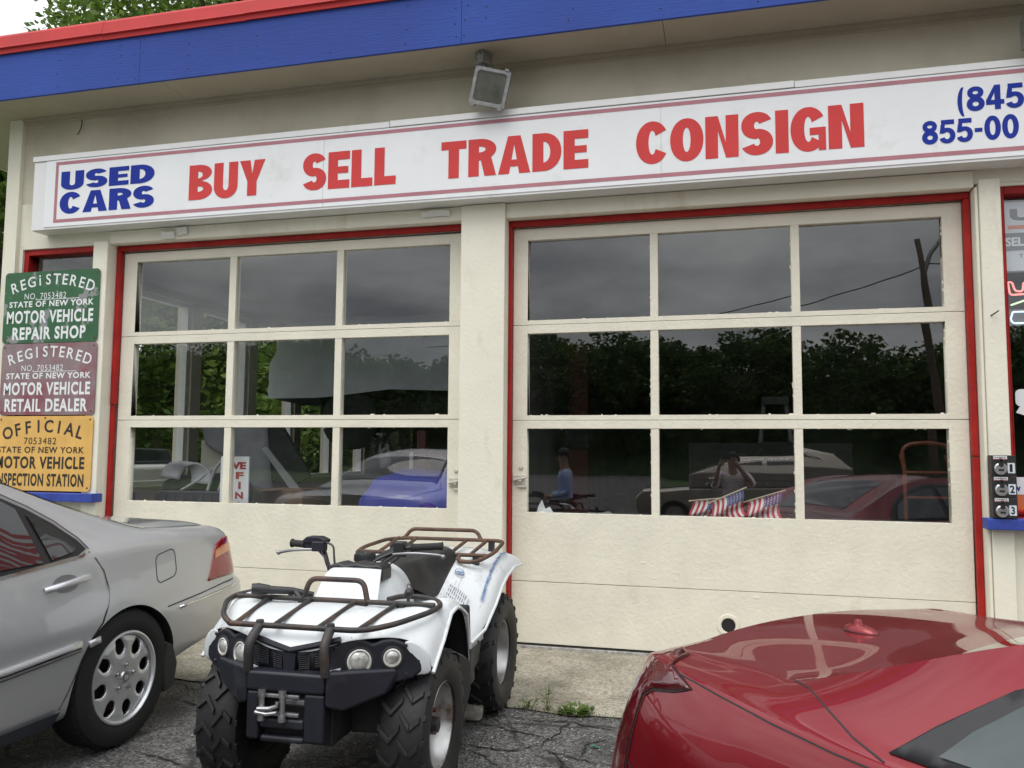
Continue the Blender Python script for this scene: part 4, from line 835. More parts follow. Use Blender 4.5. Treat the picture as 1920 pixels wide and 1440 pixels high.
flag((.12, .15, 1.065), -.08, 72, 'striped flag fanned out furthest right in the bundle')
LG = thing('window_ledge', (0, .1, .9), 'dark ledge inside the right door carrying the flags', 'ledge')
mb = MB(); mb.box(-1.45, 1.4, .045, .30, .93, .955); mb.build('board', dgrey, LG, world=True)
PP = MB(); PP.add([(-1.40, .1, .956), (-1.27, .1, .956), (-1.30, .11, 1.0), (-1.335, .11, .985), (-1.36, .11, 1.05), (-1.385, .11, 1.01)], [(0, 1, 2, 3, 4, 5)])
tag(PP.build('torn_card', white, solid=.003), 'small torn white card behind the latch corner of the right door', 'card')
# white van parked outside the side windows
VN = thing('parked_van', (-8.2, 3.6, 0), 'white van parked outside beyond the side windows', 'van')
mb = MB(); prof = [(-2.2, .35), (2.3, .35), (2.35, .9), (2.2, 1.12), (1.2, 1.2), (-2.2, 1.2)]
mb.prism(prof, lambda a, b_, t: (t, 3.4 + a, b_), -9.3, -7.5); mb.build('body', M_('van_white', (.72, .73, .74), .3, coat=.5), VN, world=True, bevel=.08, bseg=3)
mb = MB(); mb.prism([(-2.1, 1.2), (-.3, 1.2), (-.5, 1.42), (-2.0, 1.45)], lambda a, b_, t: (t, 5.0 + a, b_), -9.2, -7.9); mb.build('cabin', M_('van_glass', (.03, .035, .04), .1), VN, world=True, bevel=.05)
for y in (2.0, 4.8):
    mb = MB(); mb.lathe([(.18, -.1), (.3, -.1), (.34, -.06), (.34, .06), (.3, .1), (.18, .1)], 24, Tr(-7.55, y, .34) @ Matrix.Rotation(R(90), 4, 'Y')); mb.disc((0, 0, .06), .2, 20, Tr(-7.55, y, .34) @ Matrix.Rotation(R(90), 4, 'Y')); mb.build('wheel', tyrem, VN, world=True)
# ------------------------------------------------------------------ quad bike
A = thing('quad_bike', (-1.61, -2.2, 0), 'weathered white quad bike with rusty racks parked before the pillar', 'quad bike', rz=R(1.5))
plast = M_('quad_white_plastic', (.62, .65, .66), .38, nscale=3, nvar=.05, coat=.25, dirt=(.30, .315, .34), dscale=6, dthr=(.57, .80), coatr=.3)
navy = M_('quad_navy_plastic', (.009, .010, .017), .5, nscale=6, nvar=.3, bump=.08, bscale=150, dirt=(.05, .05, .05), dscale=5, dthr=(.55, .8))
rackm = M_('rusty_rack', (.025, .023, .022), .55, nscale=9, nvar=.3, bump=.3, bscale=70, dirt=(.095, .05, .03), dscale=4.5, dthr=(.50, .70))
rackr = M_('very_rusty_rack', (.035, .025, .02), .65, nscale=9, nvar=.3, bump=.4, bscale=70, dirt=(.125, .062, .034), dscale=4.5, dthr=(.36, .6))
rimm = M_('quad_rim', (.46, .46, .45), .38, metal=.9, nscale=9, nvar=.15, dirt=(.14, .07, .035), dscale=7, dthr=(.52, .68))
seatm = M_('seat_vinyl', (.016, .016, .017), .5, nscale=9, nvar=.3, bump=.1, bscale=90, dirt=(.05, .048, .042), dscale=3, dthr=(.5, .75))
quadt = M_('quad_tyre', (.011, .011, .012), .62, nscale=7, nvar=.35, bump=.2, bscale=50, dirt=(.04, .033, .027), dscale=4, dthr=(.55, .8))
def mir(f):
    for s in (-1, 1): f(s)
def quad_wheel(x, y, r, w, s, rimr=.165, dish=.05):
    """s = +1 outer face towards +x"""
    Mx = Tr(x, y, r) @ Matrix.Rotation(R(90) * s, 4, 'Y')
    W = MB(); h = w / 2
    W.lathe([(rimr, -h * .8), (rimr + .03, -h * .95), (r - .07, -h), (r - .03, -h * .93), (r - .016, -h * .72), (r - .012, 0), (r - .016, h * .72), (r - .03, h * .93), (r - .07, h), (rimr + .03, h * .95), (rimr, h * .8)], 48, Mx)
    n = 19
    def lug(a0, z0, a1, z1, wd, hh, r0):
        P = []
        for rr in (r0 - .012, r0 + hh):
            for a, z, q in ((a0, z0, -1), (a1, z1, -1), (a1, z1, 1), (a0, z0, 1)):
                aa = a + q * wd / r0 / 2 * (.85 if rr > r0 else 1)
                P.append((rr * math.cos(aa), rr * math.sin(aa), z))
        W.add(P, [(0, 3, 2, 1), (4, 5, 6, 7), (0, 1, 5, 4), (1, 2, 6, 5), (2, 3, 7, 6), (3, 0, 4, 7)], Mx)
    for i in range(n):
        a = 2 * math.pi * i / n; p = math.pi / n
        lug(a, -h * .02, a + .17, h * .42, .026, .015, r - .014); lug(a + .17, h * .40, a + .06, h * .80, .026, .014, r - .018)
        lug(a + p, .02 * h, a + p + .17, -h * .42, .026, .015, r - .014); lug(a + p + .17, -h * .40, a + p + .06, -h * .80, .026, .014, r - .018)
        lug(a + .05, h * .78, a + .02, h * .99, .028, .010, r - .036); lug(a + p + .05, -h * .78, a + p + .02, -h * .99, .028, .010, r - .036)
    wh = W.build('wheel', quadt, A, smooth=50, bevel=.003)
    Q = MB(); Q.lathe([(rimr + .004, h * .86), (rimr + .008, h * .80), (rimr - .004, h * .74), (rimr - .012, h * .3), (rimr - .03, h * .1), (rimr - .045, h * .1 - dish * .2), (.07, h * .1 - dish * .5), (.06, h * .1 + .01), (.0, h * .1 + .012)], 40, Mx)
    Q.lathe([(rimr, -h * .8), (rimr + .006, -h * .86), (rimr - .01, -h * .7), (rimr - .02, h * .1)], 40, Mx)
    rm = Q.build('rim', rimm, wh, smooth=35)
    H = MB(); H.lathe([(.0, h * .1 + .055), (.028, h * .1 + .052), (.033, h * .1 + .03), (.033, h * .1)], 16, Mx); H.build('hub_cap', black, wh, smooth=35)
    L = MB()
    for k in range(4):
        a = R(45 + 90 * k); L.lathe([(.0, h * .1 + .03), (.009, h * .1 + .028), (.011, h * .1)], 8, Mx @ Tr(.062 * math.cos(a), .062 * math.sin(a), 0))
    L.build('lug_nuts', M_('rusty_nut', (.16, .075, .04), .6, metal=.5), wh)
quad_wheel(.385, -.55, .304, .19, 1); quad_wheel(-.385, -.55, .304, .19, -1)
quad_wheel(.315, .66, .318, .25, 1, dish=.14); quad_wheel(-.315, .66, .318, .25, -1, dish=.14)
cc = (0, .12, .175, .25, .33, .385, .43, .445)
# white front cowl and fenders (one moulding)
cols = (0, .10, .19, .28, .36, .43, .475, .49)
Zr = [(.655, .66, .70, .705, .705, .680, .635, .565), (.705, .71, .732, .738, .735, .715, .685, .595), (.752, .755, .765, .765, .765, .752, .73, .660), (.775, .775, .768, .768, .785, .80, .785, .742), (.782, .78, .762, .76, .782, .805, .79, .748), (.78, .775, .75, .735, .742, .752, .735, .70), (.74, .735, .70, .66, .62, .60, .575, .54), (.66, .65, .62, .57, .53, .51, .49, .47)]
Yr = [(-.965, -.955, -.93, -.88, -.825, -.785, -.77, -.765), (-.92, -.915, -.885, -.835, -.785, -.74, -.72, -.725), (-.81, -.805, -.79, -.75, -.70, -.65, -.63, -.635), (-.66, -.66, -.65, -.62, -.585, -.555, -.54, -.545), (-.53, -.53, -.52, -.49, -.46, -.43, -.42, -.425), (-.43, -.43, -.41, -.37, -.34, -.32, -.31, -.315), (-.36, -.36, -.34, -.30, -.275, -.265, -.26, -.265), (-.32, -.32, -.30, -.27, -.25, -.24, -.235, -.24)]
rows = []
for z, y in zip(Zr, Yr):
    L_ = [(c, b_, a) for c, a, b_ in zip(cols, z, y)]
    rows.append([(-c, b_, a) for c, b_, a in reversed(L_[1:])] + L_)
mb = MB(); mb.grid(rows); mb.build('front_fender', [plast, black], A, smooth=50, solid=.006, sub=2, inner=1)
def cheek(s):
    mb = MB(); mb.grid([[(s * a, b_, c) for a, b_, c in r_] for r_ in ([(.385, -.822, .705), (.44, -.80, .690), (.484, -.772, .640)], [(.392, -.815, .62), (.445, -.795, .61), (.488, -.769, .585)], [(.388, -.80, .560), (.44, -.785, .552), (.487, -.766, .562)])]); mb.build('fender_cheek', plast, A, smooth=60, solid=.006, sub=1)
mir(cheek)
# arched trim lip of the fenders
def lip(s):
    mb = MB(); mb.tube([(s * .492, y, z) for y, z in ((-.765, .566), (-.725, .597), (-.635, .662), (-.545, .745), (-.47, .757), (-.425, .749), (-.36, .722), (-.315, .70), (-.265, .545))], .008, 8); mb.build('fender_lip', plast, A, smooth=60)
mir(lip)
# inner wheel well and chassis
mb = MB()
mb.box(-.30, .30, -.70, -.28, .30, .735); mb.box(-.22, .22, -.28, .9, .26, .66)
mb.prism([(-.46, .15), (-.47, .6), (-.40, .70), (-.30, .70), (-.27, .50), (-.27, .30)], lambda a, b_, t: (t, a + .22, b_), -.44, .44)
mb.box(-.14, .14, -.88, -.7, .30, .62)
mb.build('chassis', M_('chassis_black', (.012, .012, .012), .75, nscale=8, nvar=.5, dirt=(.035, .03, .024), dscale=6, dthr=(.5, .7)), A, bevel=.01)
def arms(s):
    mb = MB(); mb.tube([(s * .12, -.66, .30), (s * .33, -.55, .28)], .016); mb.tube([(s * .12, -.44, .30), (s * .33, -.55, .28)], .016); mb.tube([(s * .12, -.6, .42), (s * .33, -.55, .38)], .014)
    mb.build('suspension_arm', black, A)
    mb = MB(); mb.tube([(s * .16, -.56, .66), (s * .28, -.55, .32)], .022); mb.build('shock_absorber', steel, A)
mir(arms)
mb = MB(); mb.tube([(-.3, -.55, .312), (.3, -.55, .312)], .02); mb.tube([(-.3, .66, .318), (.3, .66, .318)], .03); mb.build('axle', black, A)
# head lamp bezels
def bez(s):
    i0, o0 = Vector((.150, -.925, 0)), Vector((.392, -.805, 0)); d = (o0 - i0).normalized(); nn = Vector((d.y, -d.x, 0))
    def P(u, v, t): p = i0 + d * u + nn * t; return (s * p.x, p.y, v)
    pl_ = [(-.015, .555), (-.005, .655), (.025, .695), (.07, .712), (.115, .703), (.15, .685), (.185, .697), (.225, .700), (.265, .685), (.295, .655), (.335, .652), (.338, .575), (.30, .548), (.22, .532), (.08, .527)]
    mb = MB(); mb.prism(pl_, P, -.04, .012); b_ = mb.build('headlight_bezel', navy, A, bevel=.012, bseg=3)
    for u, v in ((.012, .575), (.015, .675), (.272, .672), (.275, .568)): mb = MB(); mb.lathe([(0, .006), (.006, .005), (.008, 0)], 8, Tr(*P(u, v, .012)) @ rot_to((s * nn.x, nn.y, 0))); mb.build('screw', black, b_)
    for u, v, r in ((.100, .622, .043), (.222, .630, .032)):
        Mx = Tr(*P(u, v, .013)) @ rot_to((s * nn.x, nn.y, .05))
        mb = MB(); mb.lathe([(r + .014, -.002), (r + .010, .003), (r + .004, .004), (r, -.016)], 32, Mx); mb.build('lamp_recess', black, b_, smooth=40)
        mb = MB(); mb.lathe([(r + .002, -.01), (r + .002, .002), (r - .003, .004), (r - .006, -.002)], 32, Mx); mb.lathe([(0, -.045), (r * .3, -.042), (r * .65, -.030), (r * .9, -.012), (r - .004, -.004)], 32, Mx); mb.lathe([(0, -.018), (.012, -.02), (.012, -.043)], 12, Mx)
        h_ = mb.build('headlight', M_('lamp_reflector', (.74, .73, .68), .4, metal=.25, nscale=22, nvar=.25, bump=.6, bscale=16), A, smooth=40)
        mb = MB(); mb.lathe([(0, .010), (r * .5, .008), (r * .85, .001), (r - .004, -.004)], 28, Mx); mb.build('lens', M_('lamp_glass', (.46, .46, .43), .12, metal=.35, nscale=34, nvar=.45, bump=.5, bscale=30, coat=1.0, coatr=.0), h_, smooth=60)
mir(bez)
# grille
mb = MB(); GY = lambda a, b_, t: (a, -.945 + .18 * abs(a) + t, b_)
pl_ = [(-.17, .695), (-.155, .60), (-.12, .575), (.12, .575), (.155, .60), (.17, .695), (0, .655)]
mb.add([GY(a, b_, -.012) for a, b_ in pl_], [(0, 1, 2, 6), (6, 2, 3), (6, 3, 4, 5)]); mb.tube([GY(a, b_, -.016) for a, b_ in ((-.185, .705), (-.09, .682), (0, .664), (.09, .682), (.185, .705))], .012, 8); mb.prism([(-.026, .655), (-.02, .575), (.02, .575), (.026, .655)], GY, -.028, -.012)
gr_ = mb.build('grille', navy, A, smooth=40, solid=.004)
for s in (-1, 1):
    for (a0, a1, t0, t1, b0, b1) in ((.034, .072, .648, .655, .59, .588), (.095, .148, .668, .684, .60, .618)):
        mb = MB(); mb.add([GY(s * a, b_, -.0165) for a, b_ in ((a0, b0), (a1, b1), (a1 + .006, t1), (a0, t0))], [(0, 1, 2, 3)])
        vt = mb.build('vent', dark, gr_)
        mb = MB()
        for i in range(1, 7): u = a0 + (a1 - a0) * i / 7; mb.tube([GY(s * u, b0 + .002, -.018), GY(s * u, t0 + (t1 - t0) * i / 7, -.018)], .0014, 4)
        for j in range(1, 8): v = b0 + (t0 - b0) * j / 8; mb.tube([GY(s * a0, v, -.018), GY(s * a1, v + .004, -.018)], .0014, 4)
        mb.build('mesh', navy, vt)
mb = MB()
for s in (-1, 1): mb.prism([(s * .19, .605), (s * .07, .572), (s * .085, .56), (s * .19, .56)], GY, -.03, -.02)
mb.build('lower_trim', plast, gr_)
# bumper
mb = MB()
mb.box(-.155, .155, -1.0, -.93, .520, .592); mb.box(-.155, -.105, -.995, -.935, .345, .520); mb.box(.075, .155, -.995, -.935, .345, .520)
mb.box(-.105, .075, -.99, -.94, .385, .425); mb.box(-.105, .075, -.985, -.94, .335, .36)
def wing(s):
    mb.prism([(.157, .60), (.25, .597), (.37, .592), (.375, .565), (.34, .50), (.21, .455), (.157, .475)], lambda a, b_, t: (s * a, -.975 + (a - .157) * .72 + t, b_), -.02, .04)
mir(wing)
bu = mb.build('front_bumper', navy, A, bevel=.014, bseg=3)
mb = MB(); mb.box(-.105, .075, -.94, -.90, .34, .52); mb.build('opening_back', dark, bu)
wm = M_('winch_steel', (.42, .42, .43), .4, metal=.9, nscale=16, nvar=.2, dirt=(.15, .08, .05), dscale=16, dthr=(.54, .7))
mb = MB(); mb.tube([(-.085, -.985, .505), (.055, -.985, .505)], .009); mb.tube([(-.085, -.985, .44), (.055, -.985, .44)], .009)
for x in (-.088, -.005): mb.tube([(x, -1.0, .43), (x, -1.0, .515)], .011); mb.lathe([(0, .012), (.015, .012), (.015, -.012), (0, -.012)], 12, Tr(x, -1.0, .43)); mb.lathe([(0, .012), (.015, .012), (.015, -.012), (0, -.012)], 12, Tr(x, -1.0, .515))
mb.tube([(-.02, -1.01, .49), (-.02, -1.012, .475), (-.05, -1.015, .465), (-.095, -1.015, .462), (-.105, -1.015, .45), (-.06, -1.015, .445), (-.02, -1.012, .452)], .008); mb.lathe([(0, .05), (.024, .05), (.024, -.05), (0, -.05)], 16, Tr(.035, -.93, .475) @ Matrix.Rotation(R(90), 4, 'Y'))
mb.build('winch', wm, bu, smooth=45)
# front rack
mb = MB(); rp = [(-.27, -.93, .742), (.27, -.93, .742), (.36, -.84, .752), (.455, -.66, .775), (.46, -.56, .785), (.38, -.485, .795), (.26, -.485, .797), (.22, -.55, .790)]
mb.tube(rounded(rp, .07, 6), .0108, 10); mb.tube(rounded([(-.27, -.93, .742), (-.36, -.84, .752), (-.455, -.66, .775), (-.46, -.56, .785), (-.38, -.485, .795), (-.26, -.485, .797), (-.22, -.55, .790)], .07, 6), .0108, 10)
mb.tube([(-.44, -.60, .785), (.44, -.60, .785)], .0108, 10)
for x0, x1 in ((-.25, -.29), (-.09, -.10), (.09, .10), (.25, .28)): mb.tube([(x0, -.93, .742), (x1, -.60, .785)], .0095, 8)
mb.tube(rounded([(-.135, -.60, .785), (-.115, -.585, .868), (.125, -.585, .868), (.15, -.60, .785)], .035, 6), .0115, 10)
rk = mb.build('front_rack', rackm, A, smooth=60)
for s in (-1, 1):
    mb = MB(); mb.tube(rounded([(s * .145, -.93, .742), (s * .150, -1.0, .69), (s * .155, -.985, .585)], .05, 6), .018, 10); mb.lathe([(0, .012), (.014, .010), (.016, 0)], 10, Tr(s * .145, -.93, .752)); mb.build('rack_leg', rackm, A, smooth=60)
    mb = MB(); mb.box(s * .30 - .016, s * .30 + .016, -.62, -.59, .72, .785); mb.box(s * .13 - .02, s * .13 + .02, -.62, -.59, .72, .785); mb.build('rack_bracket', black, A)
mb = MB(); mb.tube([(-.32, -.64, .822), (-.20, -.58, .812), (-.12, -.54, .79)], [.018, .015, .014]); mb.tube([(-.345, -.655, .824), (-.32, -.64, .823), (-.28, -.62, .82)], [.023, .025, .018], 12); mb.tube([(-.19, -.575, .81), (-.13, -.60, .765)], .012); mb.build('winch_handle', black, A, smooth=50)
mb = MB(); mb.disc((0, 0, .001), .015, 14, Tr(-.346, -.656, .824) @ rot_to((-.8, -.5, 0))); mb.build('handle_lens', steel, A)
mb = MB(); mb.tube([(.30, -.52, .76), (.30, -.53, .80)], .007); mb.lathe([(0, .026), (.014, .022), (.02, .008), (.016, -.008), (0, -.012)], 14, Tr(.30, -.53, .812) @ Matrix.Rotation(R(35), 4, 'Y')); mb.build('choke_knob', black, A, smooth=60)
# white access panel, dash and tank
mb = MB(); mb.grid([[(x * k, y - .02 * (1 - (x / .14) ** 2), z) for x in (-.145, -.12, 0, .12, .145)] for k, y, z in ((1.05, -.50, .745), (1.0, -.46, .80), (.92, -.42, .862), (.85, -.385, .885), (.7, -.33, .89))]); mb.build('access_panel', plast, A, smooth=40, solid=.006, sub=1)
mb = MB()
for yz in ((-.40, .875, .12), ): pass
mb.prism([(-.13, .83), (-.135, .895), (-.09, .905), (-.06, .897), (-.01, .907), (.05, .900), (.10, .905), (.12, .89), (.12, .83)], XZ, -.37, -.25); mb.build('dash_pod', black, A, bevel=.012)
rows = []
for j in range(13):
    t = j / 12; y = -.40 + .47 * t; hw = .19 * math.sin(math.pi * (.16 + .74 * t)) ** .7; zt = .745 + .145 * math.sin(math.pi * (.14 + .72 * t)) ** .8
    rows.append([(hw * math.copysign(abs(math.cos(a)) ** .75, math.cos(a)), y, .60 + (zt - .60) * math.sin(a) ** .8) for a in (math.pi * i / 16 for i in range(17))])
mb = MB(); mb.grid(rows); tk = mb.build('tank_cover', plast, A, smooth=60, sub=1)
mb = MB(); Mx = Tr(-.065, -.13, .892); mb.lathe([(.045, -.01), (.048, .022), (.043, .034), (.02, .034), (.016, .028), (0, .028)], 24, Mx)
for k in range(18): a = k * math.pi / 9; mb.box(-.003, .003, -.0035, .0035, -.005, .024, Mx @ Matrix.Rotation(a, 4, 'Z') @ Tr(.048, 0, 0))
mb.build('fuel_cap', black, A, smooth=35)
sm = M_('faded_decal_ink', (.18, .10, .13), .5); bl_ = M_('blue_decal_ink', (.15, .22, .36), .5, nscale=30, nvar=.5); ink = M_('decal_ink', (.10, .10, .11), .6)
# handlebar
mb = MB(); hb = rounded([(-.40, -.20, .965), (-.235, -.225, .962), (-.19, -.25, .86), (-.13, -.27, .815), (-.03, -.27, .815), (.03, -.25, .85), (.11, -.215, .945), (.17, -.20, .962), (.33, -.18, .972)], .04, 6)
mb.tube(hb, .0108, 10); mb.box(-.13, -.03, -.295, -.245, .80, .845); bar = mb.build('handlebar', M_('bar_black', (.02, .022, .03), .4, nscale=20, nvar=.4, dirt=(.15, .065, .03), dscale=14, dthr=(.62, .7)), A, smooth=60)
for p0, p1 in (((-.405, -.2, .9655), (-.33, -.211, .9635)), ((.19, -.1975, .9635), (.335, -.179, .9725))):
    mb = MB(); a, b_ = Vector(p0), Vector(p1); mb.tube([a + (b_ - a) * t for t in (0, .04, .08, .2, .5, .8, .92, 1)], [.021, .021, .0175, .0165, .0165, .0165, .0175, .02], 14); mb.build('grip', M_('grip_rubber', (.018, .018, .018), .75, bump=.5, bscale=160), bar, smooth=50)
for pts in ([(-.235, -.25, .945), (-.30, -.275, .948), (-.37, -.28, .942), (-.425, -.265, .930), (-.44, -.262, .927)], [(.12, -.245, .935), (.20, -.255, .945), (.27, -.245, .943), (.335, -.225, .937), (.35, -.22, .930)]):
    mb = MB(); mb.tube(rounded(pts, .04, 4), [.009] * 4 + [.006] * 100 if False else .0065, 8); mb.lathe([(0, .011), (.008, .008), (.011, 0), (.008, -.008), (0, -.011)], 10, Tr(*pts[-1])); mb.build('brake_lever', M_('lever_alloy', (.30, .30, .31), .35, metal=.9), bar, smooth=60)
mb = MB(); mb.box(-.315, -.235, -.255, -.195, .945, 1.0, Tr(0, 0, .0)); mb.prism([(-.325, .985), (-.30, 1.005), (-.24, 1.005), (-.205, .99), (-.21, .975), (-.32, .975)], XZ, -.262, -.2); mb.box(-.265, -.205, -.285, -.235, .94, .985); mb.build('switch_housing', navy, bar, bevel=.006)
mb = MB(); mb.box(.115, .165, -.235, -.175, .94, .99); mb.box(.12, .185, -.25, -.21, .925, .945); mb.build('throttle_housing', black, bar, bevel=.006)
mb = MB(); mb.tube(rounded([(-.21, -.25, .98), (-.165, -.26, .97), (-.15, -.28, .90), (-.14, -.27, .80)], .05), .005, 6); mb.tube(rounded([(-.23, -.27, .94), (-.19, -.28, .91), (-.16, -.29, .80)], .04), .005, 6); mb.tube(rounded([(.13, -.22, .95), (.02, -.26, .90), (-.05, -.28, .78)], .05), .007, 6); mb.tube([(.15, -.2, .93), (.06, -.21, .86), (-.01, -.24, .79)], .003, 6); mb.tube(rounded([(.12, -.23, .93), (.06, -.25, .885), (-.03, -.28, .77)], .04), .007, 6); mb.build('cables', black, bar, smooth=60)
# seat
rows = []
for y, hw, zt, zs, hs in ((-.15, .085, .850, .80, .105), (-.11, .105, .878, .775, .135), (-.03, .12, .886, .745, .165), (.06, .13, .884, .70, .195), (.16, .145, .884, .685, .205), (.26, .155, .886, .72, .21), (.38, .165, .892, .78, .205), (.50, .165, .898, .815, .195), (.57, .15, .89, .835, .175), (.60, .12, .865, .84, .15)):
    prof = [(hs, zs), (hs * .98, zs + .03), (hw * 1.05, zt - .022), (hw * .85, zt - .004), (hw * .4, zt)]
    rows.append([(a, y, b_) for a, b_ in prof] + [(0, y, zt + .001)] + [(-a, y, b_) for a, b_ in reversed(prof)])
mb = MB(); mb.grid(rows); mb.add(rows[0], [tuple(range(11))]); mb.add(rows[-1], [tuple(range(11))]); st = mb.build('seat', seatm, A, smooth=60, sub=2)
mb = MB(); mb.grid([[(.030 + .03 * u, .02 + .002 * v, .8625 + .002 * v - .02 * u) for u in (0, .5, 1)] for v in (0, 1, 2)]); mb.build('seat_tear', lgrey, st)
# rear moulding
cc = (0, .12, .175, .25, .33, .385, .43, .445)
Y2 = (.02, .12, .25, .38, .50, .62, .78, .93, .98)
Z2 = [(.66, .66, .655, .60, .535, .505, .49, .47), (.70, .70, .70, .66, .585, .53, .505, .485), (.75, .75, .75, .725, .665, .61, .565, .52), (.80, .80, .80, .785, .75, .715, .68, .625), (.825, .825, .825, .815, .795, .77, .745, .695), (.84, .84, .838, .832, .818, .80, .778, .735), (.848, .848, .846, .842, .832, .818, .797, .76), (.85, .85, .846, .84, .828, .81, .785, .752), (.84, .84, .835, .83, .815, .795, .77, .74)]
rows = []
for j, y in enumerate(Y2):
    sw = [c * (.88 if j < 2 else .95 if j < 3 else 1.0) for c in cc]
    L_ = [(c, y + (.05 if (j >= 7 and i > 4) else 0), z) for i, (c, z) in enumerate(zip(sw, Z2[j]))]
    rows.append([(-a, b_, c) for a, b_, c in reversed(L_[1:])] + L_)
mb = MB(); mb.grid(rows); mb.build('rear_fender', [plast, black], A, smooth=50, solid=.006, sub=2, inner=1)
def on_fender(u, v, lift=.012):                      # u along y, v across
    j = max(0, min(len(Y2) - 2, next((i for i in range(len(Y2) - 1) if Y2[i] <= u <= Y2[i + 1]), 0))); t = (u - Y2[j]) / (Y2[j + 1] - Y2[j])
    zz = [a + (b_ - a) * t for a, b_ in zip(Z2[j], Z2[j + 1])]
    i = max(k for k in range(len(cc) - 1) if cc[k] <= v); q = (v - cc[i]) / (cc[i + 1] - cc[i]); return Vector((v, u, zz[i] + (zz[i + 1] - zz[i]) * q + lift))
def on_fender_(u, v): return on_fender(min(max(u, .03), .96), min(max(v, .01), .44), .0085)
rg = random.Random(17)
scm = M_('scuff_mark', (.16, .165, .18), .7)
sf = MB()
for k in range(46):                                   # short scrapes on the fender flanks
    u, v = rg.uniform(.10, .85), rg.uniform(.20, .42); a = rg.uniform(-.5, .5); ln = rg.uniform(.008, .045)
    sf.grid([[on_fender_(u + ln * t * math.cos(a), v + ln * .5 * t * math.sin(a) + w_ * rg.uniform(.0008, .002)) for t in (0, .33, .66, 1)] for w_ in (0, 1)])
sf.build('scuff_marks', scm, A)
def rlip(s):
    mb = MB(); mb.tube([(s * c, y, z) for c, y, z in ((.395, .10, .482), (.425, .25, .52), (.447, .38, .622), (.449, .50, .692), (.449, .62, .732), (.449, .78, .757), (.449, .98, .75))], .008, 8); mb.build('fender_lip', plast, A, smooth=60)
    # apron under the fender, footwell
    mb = MB(); mb.grid([[(s * .385, .0, .50), (s * .39, .08, .50), (s * .395, .16, .505), (s * .415, .25, .535)], [(s * .39, .0, .46), (s * .395, .08, .455), (s * .40, .16, .46), (s * .41, .27, .47)]]); mb.build('apron_strip', plast, A, smooth=60, solid=.008)
    for y in (.05, .2):
        mb = MB(); mb.lathe([(0, .007), (.007, .006), (.009, 0)], 10, Tr(s * .402, y, .468) @ Matrix.Rotation(R(90) * s, 4, 'Y')); mb.build('bolt', black, A)
    mb = MB(); mb.grid([[(s * .387, .0, .458), (s * .39, .10, .457), (s * .40, .27, .468)], [(s * .392, .0, .36), (s * .40, .10, .345), (s * .395, .24, .37)], [(s * .41, -.03, .30), (s * .42, .08, .32), (s * .38, .22, .34)], [(s * .40, -.06, .255), (s * .405, .0, .29), (s * .34, .18, .33)]]); mb.build('foot_guard', navy, A, smooth=50, solid=.01)
    mb = MB(); mb.box(min(s * .20, s * .40), max(s * .20, s * .40), -.26, .05, .265, .285); mb.build('foot_rest', navy, A, bevel=.006)
mir(rlip)
# warning sticker and round decal on the left rear fender
mb = MB(); mb.grid([[on_fender(.16 + .10 * a, .235 + .10 * b_, .008) for a in (0, .25, .5, .75, 1)] for b_ in (0, .25, .5, .75, 1)]); wl = mb.build('warning_label', M_('label_white', (.56, .59, .62), .5), A)
mb = MB(); rg = random.Random(3)
for r_ in range(9):
    b_ = .08 + r_ * .1
    for k in range(3):
        a0 = .08 + k * .3; a1 = a0 + rg.uniform(.15, .26); mb.add([on_fender(.16 + .10 * a, .235 + .10 * b2, .0095) for a, b2 in ((a0, b_), (a1, b_), (a1, b_ + .03), (a0, b_ + .03))], [(0, 1, 2, 3)])
mb.build('label_text', ink, wl)
mb = MB(); mb.grid([[on_fender(.36 + rr_ * math.cos(a), .255 + rr_ * math.sin(a), .008) for a in (k * math.pi / 12 for k in range(25))] for rr_ in (.020, .026)]); mb.add([on_fender(.36 + .012 * math.cos(a), .255 + .017 * math.sin(a + .6), .008) for a in (k * math.pi / 8 for k in range(14))], [tuple(range(14))]); mb.build('round_decal', bl_, A)
mb = MB()
for k in range(7): u = .30 + .09 * k; mb.grid([[on_fender(u + .08 * t, .375 + .012 * math.sin(5 * u) + w_ * .012, .0085) for t in (0, .5, 1)] for w_ in (0, 1)])
mb.build('scuffed_stripe', bl_, A)
mb = MB(); mb.tube([(.178 - .03 * math.sin(a) * .3, -.17 + .026 * math.cos(a), .765 + .03 * math.sin(a)) for a in (k * math.pi / 8 for k in range(16))], .003, 5, closed=True); mb.build('side_decal', sm, A)
# rear rack
mb = MB()
mb.tube(rounded([(-.20, .86, .893), (-.33, .84, .887), (-.385, .60, .862), (-.375, .47, .842), (-.30, .44, .838)], .06), .0108, 10)
mb.tube(rounded([(-.25, .86, .893), (.34, .86, .893), (.375, .82, .888), (.385, .60, .862), (.365, .52, .845), (.32, .44, .822), (.22, .44, .822), (.205, .52, .845)], .05), .0108, 10)
mb.tube([(-.375, .52, .848), (.37, .52, .848)], .0108, 10)
for x in (-.27, -.16, .15, .27): mb.tube([(x, .86, .893), (x * .97, .52, .848)], .010, 8)
mb.tube(rounded([(-.235, .86, .893), (-.20, .88, .945), (.20, .88, .945), (.235, .86, .893)], .04, 6), .011, 10)
mb.build('rear_rack', rackr, A, smooth=60)
mb = MB()
for x in (-.3, .3): mb.box(x - .016, x + .016, .50, .53, .80, .84); mb.box(x - .016, x + .016, .83, .86, .82, .885)
mb.build('rack_stand', black, A)
